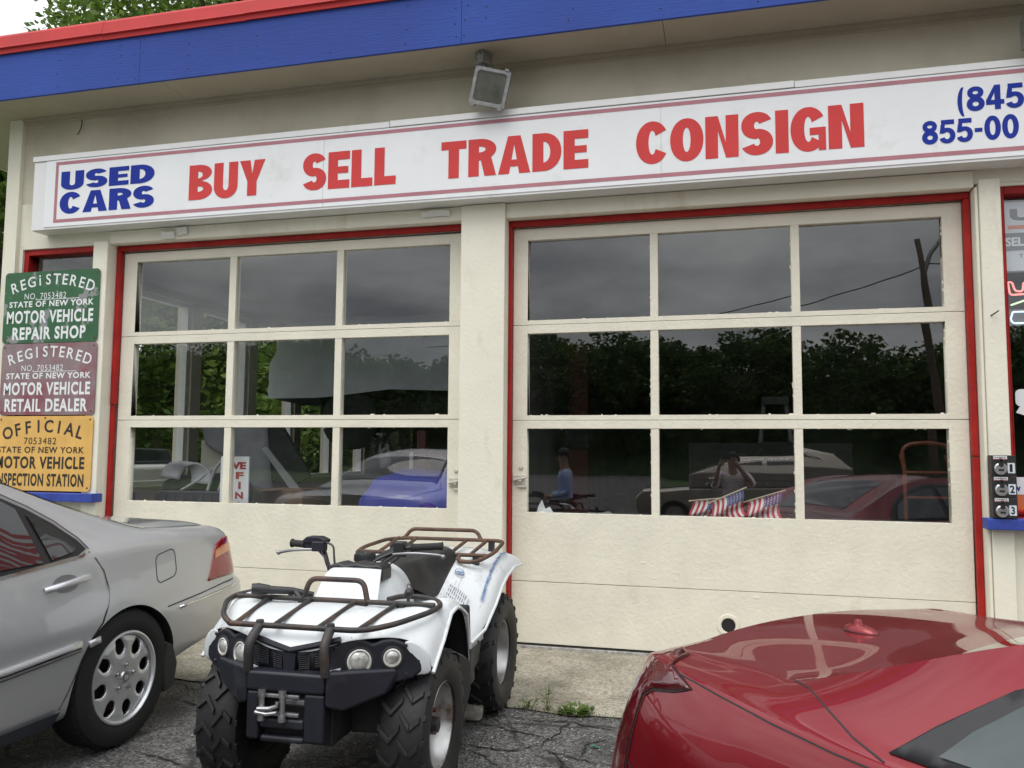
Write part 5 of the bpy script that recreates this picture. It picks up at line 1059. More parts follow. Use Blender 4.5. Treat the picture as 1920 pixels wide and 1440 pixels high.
# stone chock
import mathutils
ST = MB(); bm = bmesh.new(); bmesh.ops.create_icosphere(bm, subdivisions=2, radius=1)
rg = random.Random(8)
vs = []
for v in bm.verts:
    p = v.co; q = Vector((math.copysign(abs(p.x) ** .5, p.x), math.copysign(abs(p.y) ** .5, p.y), math.copysign(abs(p.z) ** .5, p.z))) * (1 + .25 * mathutils.noise.noise(p * 1.6 + Vector((3, 1, 2))))
    vs.append((q.x * .075 - 1.34, q.y * .05 - 1.72, .055 + q.z * .05))
ST.add(vs, [tuple(v.index for v in f.verts) for f in bm.faces]); bm.free()
tag(ST.build('stone_chock', M_('stone', (.34, .33, .28), .9, nscale=12, nvar=.35, bump=.5, bscale=40), smooth=25), 'rough grey stone wedged against the rear tyre of the quad bike', 'stone')
# ------------------------------------------------------------------ car helpers
def realize(o):
    dg = bpy.context.evaluated_depsgraph_get(); dg.update(); me = bpy.data.meshes.new_from_object(o.evaluated_get(dg)); old = o.data; o.modifiers.clear(); o.data = me
    bpy.data.meshes.remove(old); return o
def tree_of(o):
    me = o.data; return BVHTree.FromPolygons([v.co.copy() for v in me.vertices], [tuple(p.vertices) for p in me.polygons])
class Skin:
    """projects side or top drawings on a car body given in the body's own frame"""
    def __init__(s, bvh, org, ax): s.b = bvh; s.o = org; s.ax = ax          # ax: direction the drawing is thrown along
    def hit(s, p, off=0.0):
        r = s.b.ray_cast(Vector(p), s.ax)
        if r[0] is None:
            r = s.b.find_nearest(Vector(p))
        n = r[1] if r[1].dot(s.ax) < 0 else -r[1]
        return r[0] + n * off, n
    def ribbon(s, mb, pts, w, off):
        rows = []; n = len(pts)
        P = [s.hit(p, off) for p in pts]
        for i in range(n):
            t = P[min(i + 1, n - 1)][0] - P[max(i - 1, 0)][0]; b_ = t.cross(P[i][1]).normalized() * (w / 2); rows.append([P[i][0] - b_, P[i][0] + b_])
        mb.grid(rows)
    def patch(s, mb, pts, off, res=.06, sm=0):
        bm = bmesh.new(); f = bm.faces.new([bm.verts.new(p) for p in pts]); bmesh.ops.triangulate(bm, faces=[f])
        for k in range(6):
            es = [e for e in bm.edges if e.calc_length() > res]
            if not es: break
            bmesh.ops.subdivide_edges(bm, edges=es, cuts=1); bmesh.ops.triangulate(bm, faces=bm.faces[:])
        bm.verts.ensure_lookup_table(); bm.verts.index_update()
        for v in bm.verts: v.co = s.hit(v.co, off)[0]
        inn = [v for v in bm.verts if not v.is_boundary]
        for k in range(sm): bmesh.ops.smooth_vert(bm, verts=inn, factor=.5, use_axis_x=True, use_axis_y=True, use_axis_z=True)
        vs = [v.co.copy() for v in bm.verts]; mb.add(vs, [tuple(v.index for v in fc.verts) for fc in bm.faces]); bm.free()
def dense(pts, step=.05, closed=False):
    P = [Vector(p) for p in pts]; P = P + [P[0]] if closed else P; o = []
    for a, b_ in zip(P, P[1:]):
        k = max(1, int((b_ - a).length / step)); o += [a.lerp(b_, i / k) for i in range(k)]
    return o + [P[-1]]
def paint(name, c, metal=.0, flake=0, rough=.35, ior_coat=1):
    m = M_(name, c, rough, metal=metal, nscale=0, coat=1.0, coatr=.02)
    b = m.node_tree.nodes['Principled BSDF']; nt = m.node_tree; t = nt.nodes.new('ShaderNodeTexCoord')
    if flake:
        n = nt.nodes.new('ShaderNodeTexNoise'); n.inputs['Scale'].default_value = 700; bp = nt.nodes.new('ShaderNodeBump'); bp.inputs['Strength'].default_value = flake; bp.inputs['Distance'].default_value = .001
        nt.links.new(t.outputs['Object'], n.inputs['Vector']); nt.links.new(n.outputs[0], bp.inputs['Height']); nt.links.new(bp.outputs[0], b.inputs['Normal'])
    n2 = nt.nodes.new('ShaderNodeTexNoise'); n2.inputs['Scale'].default_value = 4; n2.inputs['Detail'].default_value = 9; n2.inputs['Roughness'].default_value = .7
    mr = nt.nodes.new('ShaderNodeMapRange'); mr.inputs['From Min'].default_value = .4; mr.inputs['From Max'].default_value = .8; mr.inputs['To Min'].default_value = .005; mr.inputs['To Max'].default_value = .035
    nt.links.new(t.outputs['Object'], n2.inputs['Vector']); nt.links.new(n2.outputs[0], mr.inputs[0]); nt.links.new(mr.outputs[0], b.inputs['Coat Roughness'])
    return m
carglass = M_('car_glass', (.012, .014, .015), .03, spec=.7, coat=.6, coatr=.0)
gapm = M_('panel_gap', (.012, .012, .012), .7)

# ------------------------------------------------------------------ silver sedan
CX = -3.69
SD = thing('parked_sedan', (CX, -3.9, 0), 'silver four door sedan backed up to the left door, rear wheel showing', 'car')
silver = paint('silver_paint', (.58, .59, .605), metal=.7, flake=.12, rough=.42)
# y, hm, hb, zbelt, hp, z6, ht, z7, z9, z bottom
ST_ = [(-6.42, .60, .55, .62, .50, .64, .45, .65, .66, .25), (-6.25, .80, .74, .68, .68, .71, .60, .73, .74, .20), (-5.9, .89, .84, .76, .78, .80, .60, .83, .85, .18),
       (-5.1, .905, .87, .84, .80, .90, .62, .93, .96, .17), (-4.85, .905, .87, .85, .82, .93, .66, 1.00, 1.05, .17), (-4.5, .905, .87, .86, .84, .90, .62, 1.26, 1.30, .17), (-4.2, .905, .868, .865, .845, .90, .585, 1.36, 1.40, .17),
       (-3.7, .905, .868, .87, .845, .91, .575, 1.375, 1.425, .17), (-3.3, .905, .868, .88, .843, .92, .57, 1.345, 1.40, .17), (-3.0, .905, .868, .90, .84, .935, .575, 1.27, 1.33, .17),
       (-2.75, .905, .865, .92, .83, .955, .61, 1.17, 1.22, .18), (-2.5, .905, .86, .94, .80, .975, .68, 1.075, 1.105, .20), (-2.25, .903, .855, .945, .775, .99, .70, 1.015, 1.035, .24), (-2.0, .90, .845, .945, .76, .985, .68, 1.005, 1.025, .29),
       (-1.75, .885, .825, .93, .745, .975, .66, .992, 1.01, .32), (-1.60, .865, .80, .915, .72, .955, .64, .975, .99, .33)]
rows = []
def srow(y, hm, hb, zb_, hp, z6, ht, z7, z9, z0, yo=None):
    k = sst(-2.30, -2.2, y)
    z5a = .60 + .05 * sst(-2.3, -1.6, y)
    pr = [(0, z0), (hm - .10, z0), (hm - .035, z0 + .06), (hm - .006, .38), (hm + .008 * k, .50), (hm + .010 * k, z5a - .012), (hm + .004 - .018 * k, z5a + .006), (hm - .006 - .01 * k, .72), (hb + .012, zb_ - .06), (hb, zb_), (hp, z6), (ht + .02, z7 - .03), (ht - .05, z7), (ht * .5, z9 - .012), (0, z9)]
    yy = yo or [y] * len(pr)
    L_ = [(a, q, b_) for (a, b_), q in zip(pr, yy)]
    return [(CX - a, q, b_) for a, q, b_ in reversed(L_[1:-1])] , [(CX + a, q, b_) for a, q, b_ in L_]
for s_ in ST_:
    l_, r_ = srow(*s_); rows.append(r_ + l_)
dy = [0, 0, .03, .05, .06, .06, .025, .02, .005, 0, -.01, -.015, -.015, -.015, -.015]
for y, f_w in ((-1.505, .945), (-1.44, .80), (-1.415, .55), (-1.41, .02)):
    a = list(ST_[-1]); hs = f_w
    l_, r_ = srow(y, a[1] * hs, a[2] * hs * (1 - .0), .905, a[4] * hs, .945, a[6] * hs, .96, .975, .33, [y + q - (.055 if i > 5 else 0) for i, q in enumerate(dy)])
    rows.append(r_ + l_)
mb = MB(); mb.grid(rows, closed=True); mb.add(rows[0], [tuple(range(len(rows[0])))]); mb.add(rows[-1], [tuple(range(len(rows[-1])))])
body = mb.build('body', silver, SD, world=True, smooth=60, sub=2); realize(body)
bv = tree_of(body)
# wheel arches cut with a cylinder
cb = bmesh.new()
for y in (-2.53, -5.44):
    for sx in (1, -1):
        bmesh.ops.create_cone(cb, cap_ends=True, segments=64, radius1=.348, radius2=.348, depth=.34, matrix=Tr(sx * .80, y + 3.9, .305) @ Matrix.Rotation(R(90), 4, 'Y'))
cm = bpy.data.meshes.new('cutter'); cb.to_mesh(cm); cb.free(); co = bpy.data.objects.new('cutter', cm); COL.objects.link(co); co.parent = SD
bo = body.modifiers.new('arch', 'BOOLEAN'); bo.object = co; bo.operation = 'DIFFERENCE'; bo.solver = 'EXACT'; bo.material_mode = 'TRANSFER' if hasattr(bo, 'material_mode') else None
cm.materials.append(gapm)
bpy.context.view_layer.update(); realize(body); bpy.data.objects.remove(co)
sharp(body.data, 40)
sk = Skin(bv, None, Vector((-1, 0, 0)))
def L3(y, z): return Vector((3, y + 3.9, z))       # side drawing point in the car frame
def skr(name, mat, pts, w, off, closed=False, par=SD, step=.04):
    mb = MB(); sk.ribbon(mb, dense([L3(*p) for p in pts], step, closed), w, off); return mb.build(name, mat, par, smooth=60)
# side glass with black frame
wo = [(-5.0, .875), (-4.2, .865), (-3.3, .885), (-2.83, .925), (-2.775, .945), (-2.79, .985), (-2.86, 1.06), (-2.96, 1.13), (-3.10, 1.20), (-3.3, 1.265), (-3.6, 1.30), (-4.2, 1.29), (-4.5, 1.20)]
mb = MB(); sk.patch(mb, [L3(*p) for p in wo], .004, .08); mb.build('window_frame', M_('frame_black', (.008, .008, .009), .35), SD, smooth=60)
for poly in ([(-3.04, .912), (-3.03, 1.135), (-3.1, 1.178), (-3.3, 1.245), (-3.8, 1.275), (-3.9, 1.27), (-3.9, .893)], [(-2.99, .918), (-2.86, .937), (-2.82, .955), (-2.865, 1.025), (-2.94, 1.085), (-2.985, 1.11)], [(-4.0, .89), (-4.0, 1.265), (-4.2, 1.255), (-4.45, 1.18), (-4.85, .905)]):
    mb = MB(); sk.patch(mb, [L3(*p) for p in poly], .010, .08, 14); mb.build('side_window', carglass, SD, smooth=60)
skr('window_chrome', chrome, [(-5.0, .868), (-4.2, .858), (-3.3, .877), (-2.82, .917), (-2.765, .94)], .013, .008)
skr('window_chrome', M_('dark_trim', (.05, .05, .05), .3), [(-2.765, .94), (-2.78, .99), (-2.85, 1.07), (-2.95, 1.14), (-3.09, 1.212), (-3.3, 1.275)], .012, .008)
# rear glass
rg_ = Skin(bv, None, Vector((0, -.5, -.86)).normalized())
mb = MB(); rg_.patch(mb, [Vector((x, y + 3.9 + 1.2, z + 2.06)) for x, y, z in ((-.60, -2.42, 1.04), (.60, -2.42, 1.04), (.50, -3.02, 1.30), (-.50, -3.02, 1.30))], .004, .12); mb.build('rear_window', carglass, SD, smooth=60)
mb = MB()
rg_.ribbon(mb, dense([Vector((x, y + 3.9 + 1.2, z + 2.06)) for x, y, z in ((.62, -2.40, 1.03), (.57, -2.7, 1.17), (.51, -3.03, 1.31))], .05), .03, .006); mb.build('rear_window_seal', black, SD, smooth=60)
mb = MB(); tp_ = Skin(bv, None, Vector((0, 0, -1)))
tp_.ribbon(mb, dense([Vector((x, y + 3.9, 3)) for x, y in ((.66, -2.44), (.735, -2.27), (.715, -2.0), (.69, -1.62))], .05), .006, .0012); mb.build('trunk_gap', gapm, SD, smooth=60)
mb = MB(); tp_.ribbon(mb, dense([Vector((x, y + 3.9, 3)) for x, y in ((.645, -2.47), (.70, -2.34), (.735, -2.26))], .03), .022, .004); mb.build('trunk_chrome', chrome, SD, smooth=60)
# rear door
door_l = [(-2.765, .935), (-2.74, .90), (-2.70, .84), (-2.678, .76), (-2.685, .68), (-2.72, .61), (-2.785, .545), (-2.835, .47), (-2.88, .38), (-2.925, .275)]
skr('door_gap', M_('door_edge', (.06, .06, .06), .3, metal=.6), door_l, .006, .0012)
skr('door_edge', chrome, [(y - .006, z) for y, z in door_l], .004, .0016)
skr('door_gap', gapm, [(-3.93, .86), (-3.96, .5), (-3.95, .25)], .006, .0012)
# side moulding, rocker
mb = MB()
for z0, off in ((.512, .012),): sk.ribbon(mb, dense([L3(-5.0, .49), L3(-3.25, .512), L3(-2.85, .535)], .06), .042, off)
mb.build('side_moulding', silver, SD, smooth=40, solid=.012)
skr('moulding_chrome', chrome, [(-5.0, .485), (-3.25, .505), (-2.86, .528)], .007, .015)
skr('moulding_shadow_gap', gapm, [(-5.0, .464), (-3.25, .487), (-2.85, .512)], .008, .003)
mb = MB(); sk.ribbon(mb, dense([L3(-2.80, .528), L3(-2.76, .535), L3(-2.735, .54)], .03), .03, .008); mb.build('side_moulding', silver, SD, smooth=40, solid=.008)
skr('rocker_panel', M_('rocker_dark_blue', (.02, .026, .04), .35, coat=.3), [(-5.0, .225), (-2.93, .245)], .075, .008)
# handle
mb = MB(); sk.patch(mb, [L3(-2.93 + .075 * math.cos(a), .815 + .038 * math.sin(a)) for a in (k * math.pi / 10 for k in range(20))], .0015, .04); mb.build('handle_recess', M_('recess_silver', (.30, .30, .31), .35, metal=.8), SD, smooth=60)
mb = MB(); q = [sk.hit(L3(y, z), o_)[0] for y, z, o_ in ((-3.055, .803, .006), (-3.02, .806, .024), (-2.94, .814, .030), (-2.85, .822, .026), (-2.80, .828, .006))]; mb.tube(q, [.012, .015, .015, .016, .012], 10); h_ = mb.build('door_handle', silver, SD, smooth=60)
# fuel flap
ff = rrect(-2.335, -2.175, .738, .878, .035, 4)
skr('fuel_flap_gap', gapm, [(a, b_ + .012 * (a + 2.25) / .08) for a, b_ in ff], .005, .0012, closed=True)
# tail lamp
lens = M_('tail_lamp_red', (.26, .004, .007), .12, coat=.8, nscale=30, nvar=.25, coatr=.02); amber = M_('tail_lamp_amber', (.62, .24, .10), .12, coat=.8)
sk2 = Skin(bv, None, Vector((-.86, -.5, 0)).normalized())
def L4(y, z): return Vector((.87, y + 3.9, z)) + Vector((.86, .5, 0)).normalized() * 1.0
tl = [(-1.665, .892), (-1.76, .865), (-1.80, .82), (-1.90, .676), (-1.55, .682), (-1.50, .70), (-1.50, .87), (-1.56, .895)]
mb = MB(); sk2.patch(mb, [L4(*p) for p in tl], .006, .04); tlo = mb.build('tail_lamp', lens, SD, smooth=60, solid=.006)
mb = MB(); sk2.patch(mb, [L4(*p) for p in ((-1.68, .855), (-1.785, .835), (-1.81, .79), (-1.66, .81), (-1.54, .815), (-1.54, .855))], .009, .04); mb.build('amber_band', amber, tlo, smooth=60)
# bumper line and chrome strip
skr('bumper_gap', gapm, [(-2.262, .602), (-2.0, .622), (-1.75, .645), (-1.62, .652)], .006, .0012)
mb = MB(); sk.ribbon(mb, dense([L3(-2.17, .583), L3(-1.88, .603), L3(-1.62, .622)], .05), .014, .006); mb.build('bumper_chrome', chrome, SD, smooth=40, solid=.006)
mb = MB(); mb.prism([(-2.255, .43), (-2.19, .40), (-2.15, .30), (-2.17, .19), (-2.25, .17), (-2.27, .3)], lambda a, b_, t: (t, a, b_), CX + .70, CX + .895); mb.build('mud_flap', black, SD, world=True, bevel=.012)
# wheels
def sedan_wheel(y, sx):
    Mx = Tr(sx * .897, y + 3.9, .318) @ Matrix.Rotation(R(90) * sx, 4, 'Y') @ Matrix.Rotation(R(12), 4, 'Z')
    W = MB(); W.lathe([(.205, -.19), (.26, -.20), (.305, -.185), (.318, -.16), (.318, -.045), (.307, -.016), (.275, -.003), (.232, -.006), (.214, -.016)], 64, Mx)
    for k in range(64): a = 2 * math.pi * k / 64; W.box(.312, .3195, -.004, .004, -.16, -.03, Mx @ Matrix.Rotation(a, 4, 'Z'))
    w = W.build('wheel', M_('sedan_tyre', (.008, .008, .008), .8, nscale=9, nvar=.3, bump=.1, bscale=90), SD, smooth=45)
    nr, nt_ = 40, 240; r0, r1 = .0, .196
    def inhole(r, a):
        for k in range(8):
            c = k * math.pi / 4; da = (a - c + math.pi) % (2 * math.pi) - math.pi
            if ((r - .152) / .040) ** 2 + (r * da / .030) ** 2 < 1: return True
        return False
    def hz(r, a):
        d = min((((r - .152) / .040) ** 2 + (r * ((a - k * math.pi / 4 + math.pi) % (2 * math.pi) - math.pi) / .030) ** 2) ** .5 for k in range(8))
        return -.020 - .012 * max(0, 1.45 - d) ** 1 - .010 * max(0, (r - .17) / .03) + .004 * (1 - r / .2)
    D = MB(); idx = {}; vs = []; fs = []
    for i in range(nr + 1):
        for j in range(nt_):
            r = .012 + (r1 - .012) * i / nr; a = 2 * math.pi * j / nt_; idx[i, j] = len(vs); vs.append((r * math.cos(a), r * math.sin(a), hz(r, a)))
    for i in range(nr):
        for j in range(nt_):
            r = .012 + (r1 - .012) * (i + .5) / nr; a = 2 * math.pi * (j + .5) / nt_
            if not inhole(r, a): fs.append((idx[i, j], idx[i, (j + 1) % nt_], idx[i + 1, (j + 1) % nt_], idx[i + 1, j]))
    D.add(vs, fs, Mx); D.lathe([(.194, -.03), (.200, -.014), (.206, -.008), (.214, -.010), (.217, -.018), (.212, -.03)], 64, Mx)
    rm = D.build('rim', M_('alloy_silver', (.66, .67, .68), .38, metal=.75, nscale=6, nvar=.08), w, smooth=50, solid=.018)
    B = MB(); B.lathe([(.205, -.17), (.20, -.03)], 40, Mx); B.lathe([(0, -.085), (.16, -.085), (.165, -.10), (.2, -.12)], 40, Mx); B.build('brake_disc', M_('brake_dark', (.05, .04, .035), .6, metal=.6, nscale=9, nvar=.5), w, smooth=40)
    N = MB()
    for k in range(5):
        a = 2 * math.pi * k / 5 + .3; N.lathe([(.0, -.004), (.009, -.005), (.011, -.016)], 6, Mx @ Tr(.057 * math.cos(a), .057 * math.sin(a), 0)); N.lathe([(.016, -.0145), (.012, -.018)], 14, Mx @ Tr(.057 * math.cos(a), .057 * math.sin(a), 0))
    N.build('lug_nuts', steel, w)
    E_ = MB(); E_.lathe([(0, -.008), (.026, -.009), (.031, -.018)], 28, Mx); cp = E_.build('centre_cap', M_('cap_silver', (.45, .45, .46), .3, metal=.9), w, smooth=40)
    G_ = MB(); G_.tube([Mx @ Vector(p) for p in ((-.010, -.011, -.006), (-.004, .013, -.006))], .0016, 6); G_.tube([Mx @ Vector(p) for p in ((.010, -.011, -.006), (.004, .013, -.006))], .0016, 6); G_.tube([Mx @ Vector(p) for p in ((-.007, .002, -.006), (.0, -.004, -.006), (.007, .002, -.006))], .0016, 6); G_.build('emblem', chrome, cp)
sedan_wheel(-2.53, 1); sedan_wheel(-2.53, -1); sedan_wheel(-5.44, 1); sedan_wheel(-5.44, -1)

# ------------------------------------------------------------------ red coupe
BR = R(48)
RO = Vector((-.213, -3.327, -.25))
RC = thing('parked_coupe', RO, 'glossy dark red coupe close by with a finned antenna on its rear deck', 'car')
AX = Vector((math.sin(BR), -math.cos(BR), 0)); PX = Vector((math.cos(BR), math.sin(BR), 0))
RM = Matrix((( AX.x, PX.x, 0, RO.x), (AX.y, PX.y, 0, RO.y), (0, 0, 1, RO.z), (0, 0, 0, 1)))
RC.rotation_euler = (0, 0, math.atan2(AX.y, AX.x)); WM[RC.name] = RM.copy()
redp = paint('red_paint', (.21, .002, .008), metal=.5, flake=.06, rough=.4)
Wd = 1.62; HC = Wd / 2
# section points from the right side (l small) to the centre: (l, z)  z above the car's own ground (world z + .25)
g_ = .25
def rsec(s, lid, drop, zin, zc, sail, saill, wb=.0, zbot=.22):
    """lid: height of the deck edge; sail: height of the buttress crest; zin: deck/glass height just inside; zc: centre"""
    b_ = .115 * sst(-.25, .35, s); bo_ = wb + drop
    return [(.16 + wb, zbot), (.02 + wb, zbot + .03), (-.085 - b_ * .75 + wb, .42), (-.075 - b_ * .75 + wb, .60), (-.062 - b_ * .45 + bo_ * .6, lid - .19), (-.040 - b_ * .10 + bo_ * .9, lid - .085), (-.010 + bo_, lid - .014), (bo_, lid), (.018 + bo_, lid + .003), ((saill + bo_) / 2, lid + (sail - lid) * .5 + .002), (saill + wb * .7, sail), (saill + .03 + wb * .6, zin + (sail - zin) * .25), (saill + .16, zin), (HC * .62, zin + (zc - zin) * .85), (HC, zc)]
SEC = []
#        s     lid    lo   zin   zc    sail  saill wb
for a in ((-.02, 1.012, 0, 1.022, 1.046, 1.015, .09, .02), (.10, 1.006, -.02, 1.030, 1.056, 1.017, .08, .0), (.30, .996, -.06, 1.036, 1.063, 1.025, .075, .0), (.41, .990, -.077, 1.038, 1.064, 1.031, .072, .0), (.47, .987, -.086, 1.042, 1.067, 1.046, .070, .0), (.70, .976, -.115, 1.07, 1.11, 1.128, .085, .0), (.88, .970, -.125, 1.15, 1.19, 1.20, .10, .0), (1.10, .965, -.125, 1.24, 1.28, 1.275, .135, .0),
          (1.45, .96, -.12, 1.33, 1.375, 1.35, .18, .0), (1.9, .96, -.11, 1.37, 1.42, 1.39, .20, .0), (2.4, .96, -.10, 1.35, 1.40, 1.37, .19, .0), (2.8, .96, -.09, 1.17, 1.21, 1.19, .14, .0), (3.05, .95, -.08, 1.02, 1.06, 1.02, .10, .0), (3.6, .90, -.05, .96, .99, .955, .12, .0), (4.2, .80, -.02, .86, .89, .85, .14, .03), (4.45, .66, 0, .70, .73, .69, .16, .10)):
    SEC.append((a[0], rsec(*a)))
rows = []
def rrow(pr, sf):
    L_ = [(sf(l, z), l, z) for l, z in pr]
    return L_ + [(s, Wd - l, z) for s, l, z in reversed(L_[:-1])]
# tail end: closes to the rear face
def tailcurve(k):
    def f(l, z):
        d = min(1, abs(HC - l) / (HC + .08)); rake = -.20 * (1 - abs(z - .66) / .5) if z < 1.0 else -.14
        return k + -.12 * (1 - d ** 3) + .02
    return f
first = SEC[0][1]
rows.append(rrow([(HC + (l - HC) * .02, z * .1 + .9 * .62) for l, z in first], lambda l, z: -.30))
rows.append(rrow([(HC + (l - HC) * .70, .62 + (z - .62) * .80) for l, z in first], lambda l, z: -.30 + .0 * l))
rows.append(rrow([(HC + (l - HC) * .90, .62 + (z - .62) * .94) for l, z in first], lambda l, z: -.265 + .10 * max(0, (z - .62) / .4)))
rows.append(rrow([(HC + (l - HC) * .97, .62 + (z - .62) * .985) for l, z in first], lambda l, z: -.20 + .12 * max(0, (z - .62) / .4)))
for s, pr in SEC:
    bow = -.10 * max(0, 1 - s / .5) if s < .5 else 0
    rows.append(rrow(pr, lambda l, z, s=s, bow=bow: s + bow * (1 - (min(1, abs(HC - l) / HC)) ** 2.5) + (-.10 * max(0, (1.0 - z) / .6) ** 1 if s < .05 and z < 1 else 0)))
mb = MB(); mb.grid(rows, closed=True); mb.add(rows[0], [tuple(range(len(rows[0])))]); mb.add(rows[-1], [tuple(range(len(rows[-1])))])
rb = mb.build('body', redp, RC, smooth=60, sub=2)
rm_ = rb.data
# keep the deck edge and buttress crest crisp
cr = rm_.attributes.new('crease_edge', 'FLOAT', 'EDGE') if 'crease_edge' not in rm_.attributes else rm_.attributes['crease_edge']
ncol = len(rows[0])
vmap = {tuple(round(c, 4) for c in v.co): v.index for v in rm_.vertices}
ed = {tuple(sorted(e.vertices)): e.index for e in rm_.edges}
for j, cv in ((7, .9), (10, .92), (4, .3), (ncol - 8, .9), (ncol - 11, .92), (ncol - 5, .3)):
    for i in range(4, len(rows) - 1):
        a = vmap.get(tuple(round(c, 4) for c in rows[i][j])); b_ = vmap.get(tuple(round(c, 4) for c in rows[i + 1][j]))
        k = ed.get(tuple(sorted((a, b_)))) if a is not None and b_ is not None else None
        if k is not None: cr.data[k].value = cv
for j in range(7, ncol - 8):                          # crisp trailing edge of the deck
    a = vmap.get(tuple(round(c, 4) for c in rows[4][j])); b_ = vmap.get(tuple(round(c, 4) for c in rows[4][j + 1])); k = ed.get(tuple(sorted((a, b_)))) if a is not None and b_ is not None else None
    if k is not None: cr.data[k].value = .9
redp.node_tree.nodes['Principled BSDF'].inputs['Coat Weight'].default_value = .75
realize(rb); rbv = tree_of(rb)
cb = bmesh.new()
for s in (1.02, 3.82):
    for l in (.02, Wd - .02): bmesh.ops.create_cone(cb, cap_ends=True, segments=56, radius1=.37, radius2=.37, depth=.5, matrix=Tr(s, l, .34) @ Matrix.Rotation(R(90), 4, 'X'))
cm = bpy.data.meshes.new('cutter'); cb.to_mesh(cm); cb.free(); cm.materials.append(gapm); co = bpy.data.objects.new('cutter', cm); COL.objects.link(co); co.parent = RC
bo = rb.modifiers.new('arch', 'BOOLEAN'); bo.object = co; bo.operation = 'DIFFERENCE'; bo.solver = 'EXACT'
if hasattr(bo, 'material_mode'): bo.material_mode = 'TRANSFER'
bpy.context.view_layer.update(); realize(rb); bpy.data.objects.remove(co); sharp(rb.data, 32)
for s in (1.02, 3.82):
    for l, q in ((.04, 1), (Wd - .04, -1)):
        Mx = Tr(s, l - .09 * q, .34) @ Matrix.Rotation(R(90) * q, 4, 'X')
        mb = MB(); mb.lathe([(.22, -.2), (.31, -.2), (.34, -.16), (.34, -.04), (.31, 0), (.22, 0)], 40, Mx); w = mb.build('wheel', tyrem, RC, smooth=40)
        mb = MB(); mb.lathe([(0, -.04), (.05, -.03), (.2, -.04), (.225, 0), (.23, -.01)], 40, Mx); mb.build('rim', steel, w, smooth=40)
side = Skin(rbv, None, Vector((0, 1, 0))); side_l = Skin(rbv, None, Vector((0, -1, 0))); top = Skin(rbv, None, Vector((0, 0, -1)))
diag = Skin(rbv, None, Vector((0, .64, -.77)).normalized())
def RS(s, z): return Vector((s, -2, z))
def RT(s, l): return Vector((s, l, 3))
def RD(s, l, z): return Vector((s, l, z)) - Vector((0, .64, -.77)).normalized() * 1.2
def rr_(name, sk_, pts, w, off, mat=gapm, closed=False):
    mb = MB(); sk_.ribbon(mb, dense(pts, .04, closed), w, off); return mb.build(name, mat, RC, smooth=60)
rr_('deck_gap', diag, [RD(s, l, z) for s, l, z in ((-.0, -.004, 1.005), (.1, -.026, .998), (.3, -.068, .986), (.5, -.102, .974), (.7, -.126, .964), (.82, -.134, .96))], .0045, .0015)
rr_('sail_gap', diag, [RD(s, l, z) for s, l, z in ((.44, .075, 1.036), (.52, .04, 1.03), (.62, -.02, 1.01), (.72, -.08, .995), (.82, -.115, .978))], .0045, .0015)
lampd = M_('dark_red_lamp', (.085, .006, .008), .06, coat=1.0, coatr=.0, nscale=20, nvar=.3)
mb = MB(); side.patch(mb, [RS(s, z) for s, z in ((.01, 1.018), (.175, .972), (.10, .950), (-.01, .928), (-.05, .90), (-.085, .70), (-.10, .62), (-.155, .62), (-.15, .8), (-.12, .95), (-.05, 1.02))], .006, .03); mb.build('tail_lamp', lampd, RC, smooth=60, solid=.004)
rr_('tail_lamp_gap', side, [RS(s, z) for s, z in ((.01, 1.02), (.18, .972), (.10, .947), (-.005, .925), (-.042, .90), (-.078, .70), (-.09, .62))], .006, .004)
rr_('bumper_gap', side, [RS(s, z) for s, z in ((-.075, .70), (.1, .66), (.35, .60), (.62, .52))], .006, .0015)
# quarter window with broad rubber seal
seal = M_('window_rubber', (.018, .018, .019), .45, nscale=20, nvar=.15)
out_ = [(.82, .99), (.90, 1.06), (1.03, 1.155), (1.25, 1.25), (1.6, 1.318), (2.2, 1.315), (2.55, 1.2), (2.8, .985), (1.5, .982)]
inn_ = [(.93, 1.008), (.98, 1.065), (1.06, 1.13), (1.28, 1.215), (1.6, 1.27), (1.72, 1.27), (1.66, 1.0)]
door_w = [(1.76, 1.0), (1.80, 1.275), (2.15, 1.275), (2.48, 1.17), (2.70, 1.0)]
for sk_, f in ((side, lambda s, z: Vector((s, -2, z))), (side_l, lambda s, z: Vector((s, Wd + 2, z)))):
    mb = MB(); sk_.patch(mb, [f(*p) for p in out_], .005, .05); sl_o = mb.build('window_seal', seal, RC, smooth=50, solid=.004)
    for pl_ in (inn_, door_w):
        mb = MB(); sk_.patch(mb, [f(*p) for p in pl_], .012, .05, 14); mb.build('side_window', M_('coupe_glass', (.022, .038, .038), .04, coat=.8, coatr=.0), RC, smooth=60)
    mb = MB(); sk_.ribbon(mb, dense([f(s, z) for s, z in ((1.70, .95), (1.66, .7), (1.60, .35))], .05), .006, .0015); mb.build('door_gap', gapm, RC, smooth=60)
mb = MB(); top.patch(mb, [RT(s, l) for s, l in ((.66, .34), (.66, Wd - .34), (1.40, Wd - .42), (1.40, .42))], .003, .08); mb.build('rear_window', carglass, RC, smooth=60)
mb = MB(); top.patch(mb, [RT(s, l) for s, l in ((2.45, .28), (2.45, Wd - .28), (2.95, Wd - .2), (2.95, .2))], .003, .08); mb.build('windscreen', carglass, RC, smooth=60)
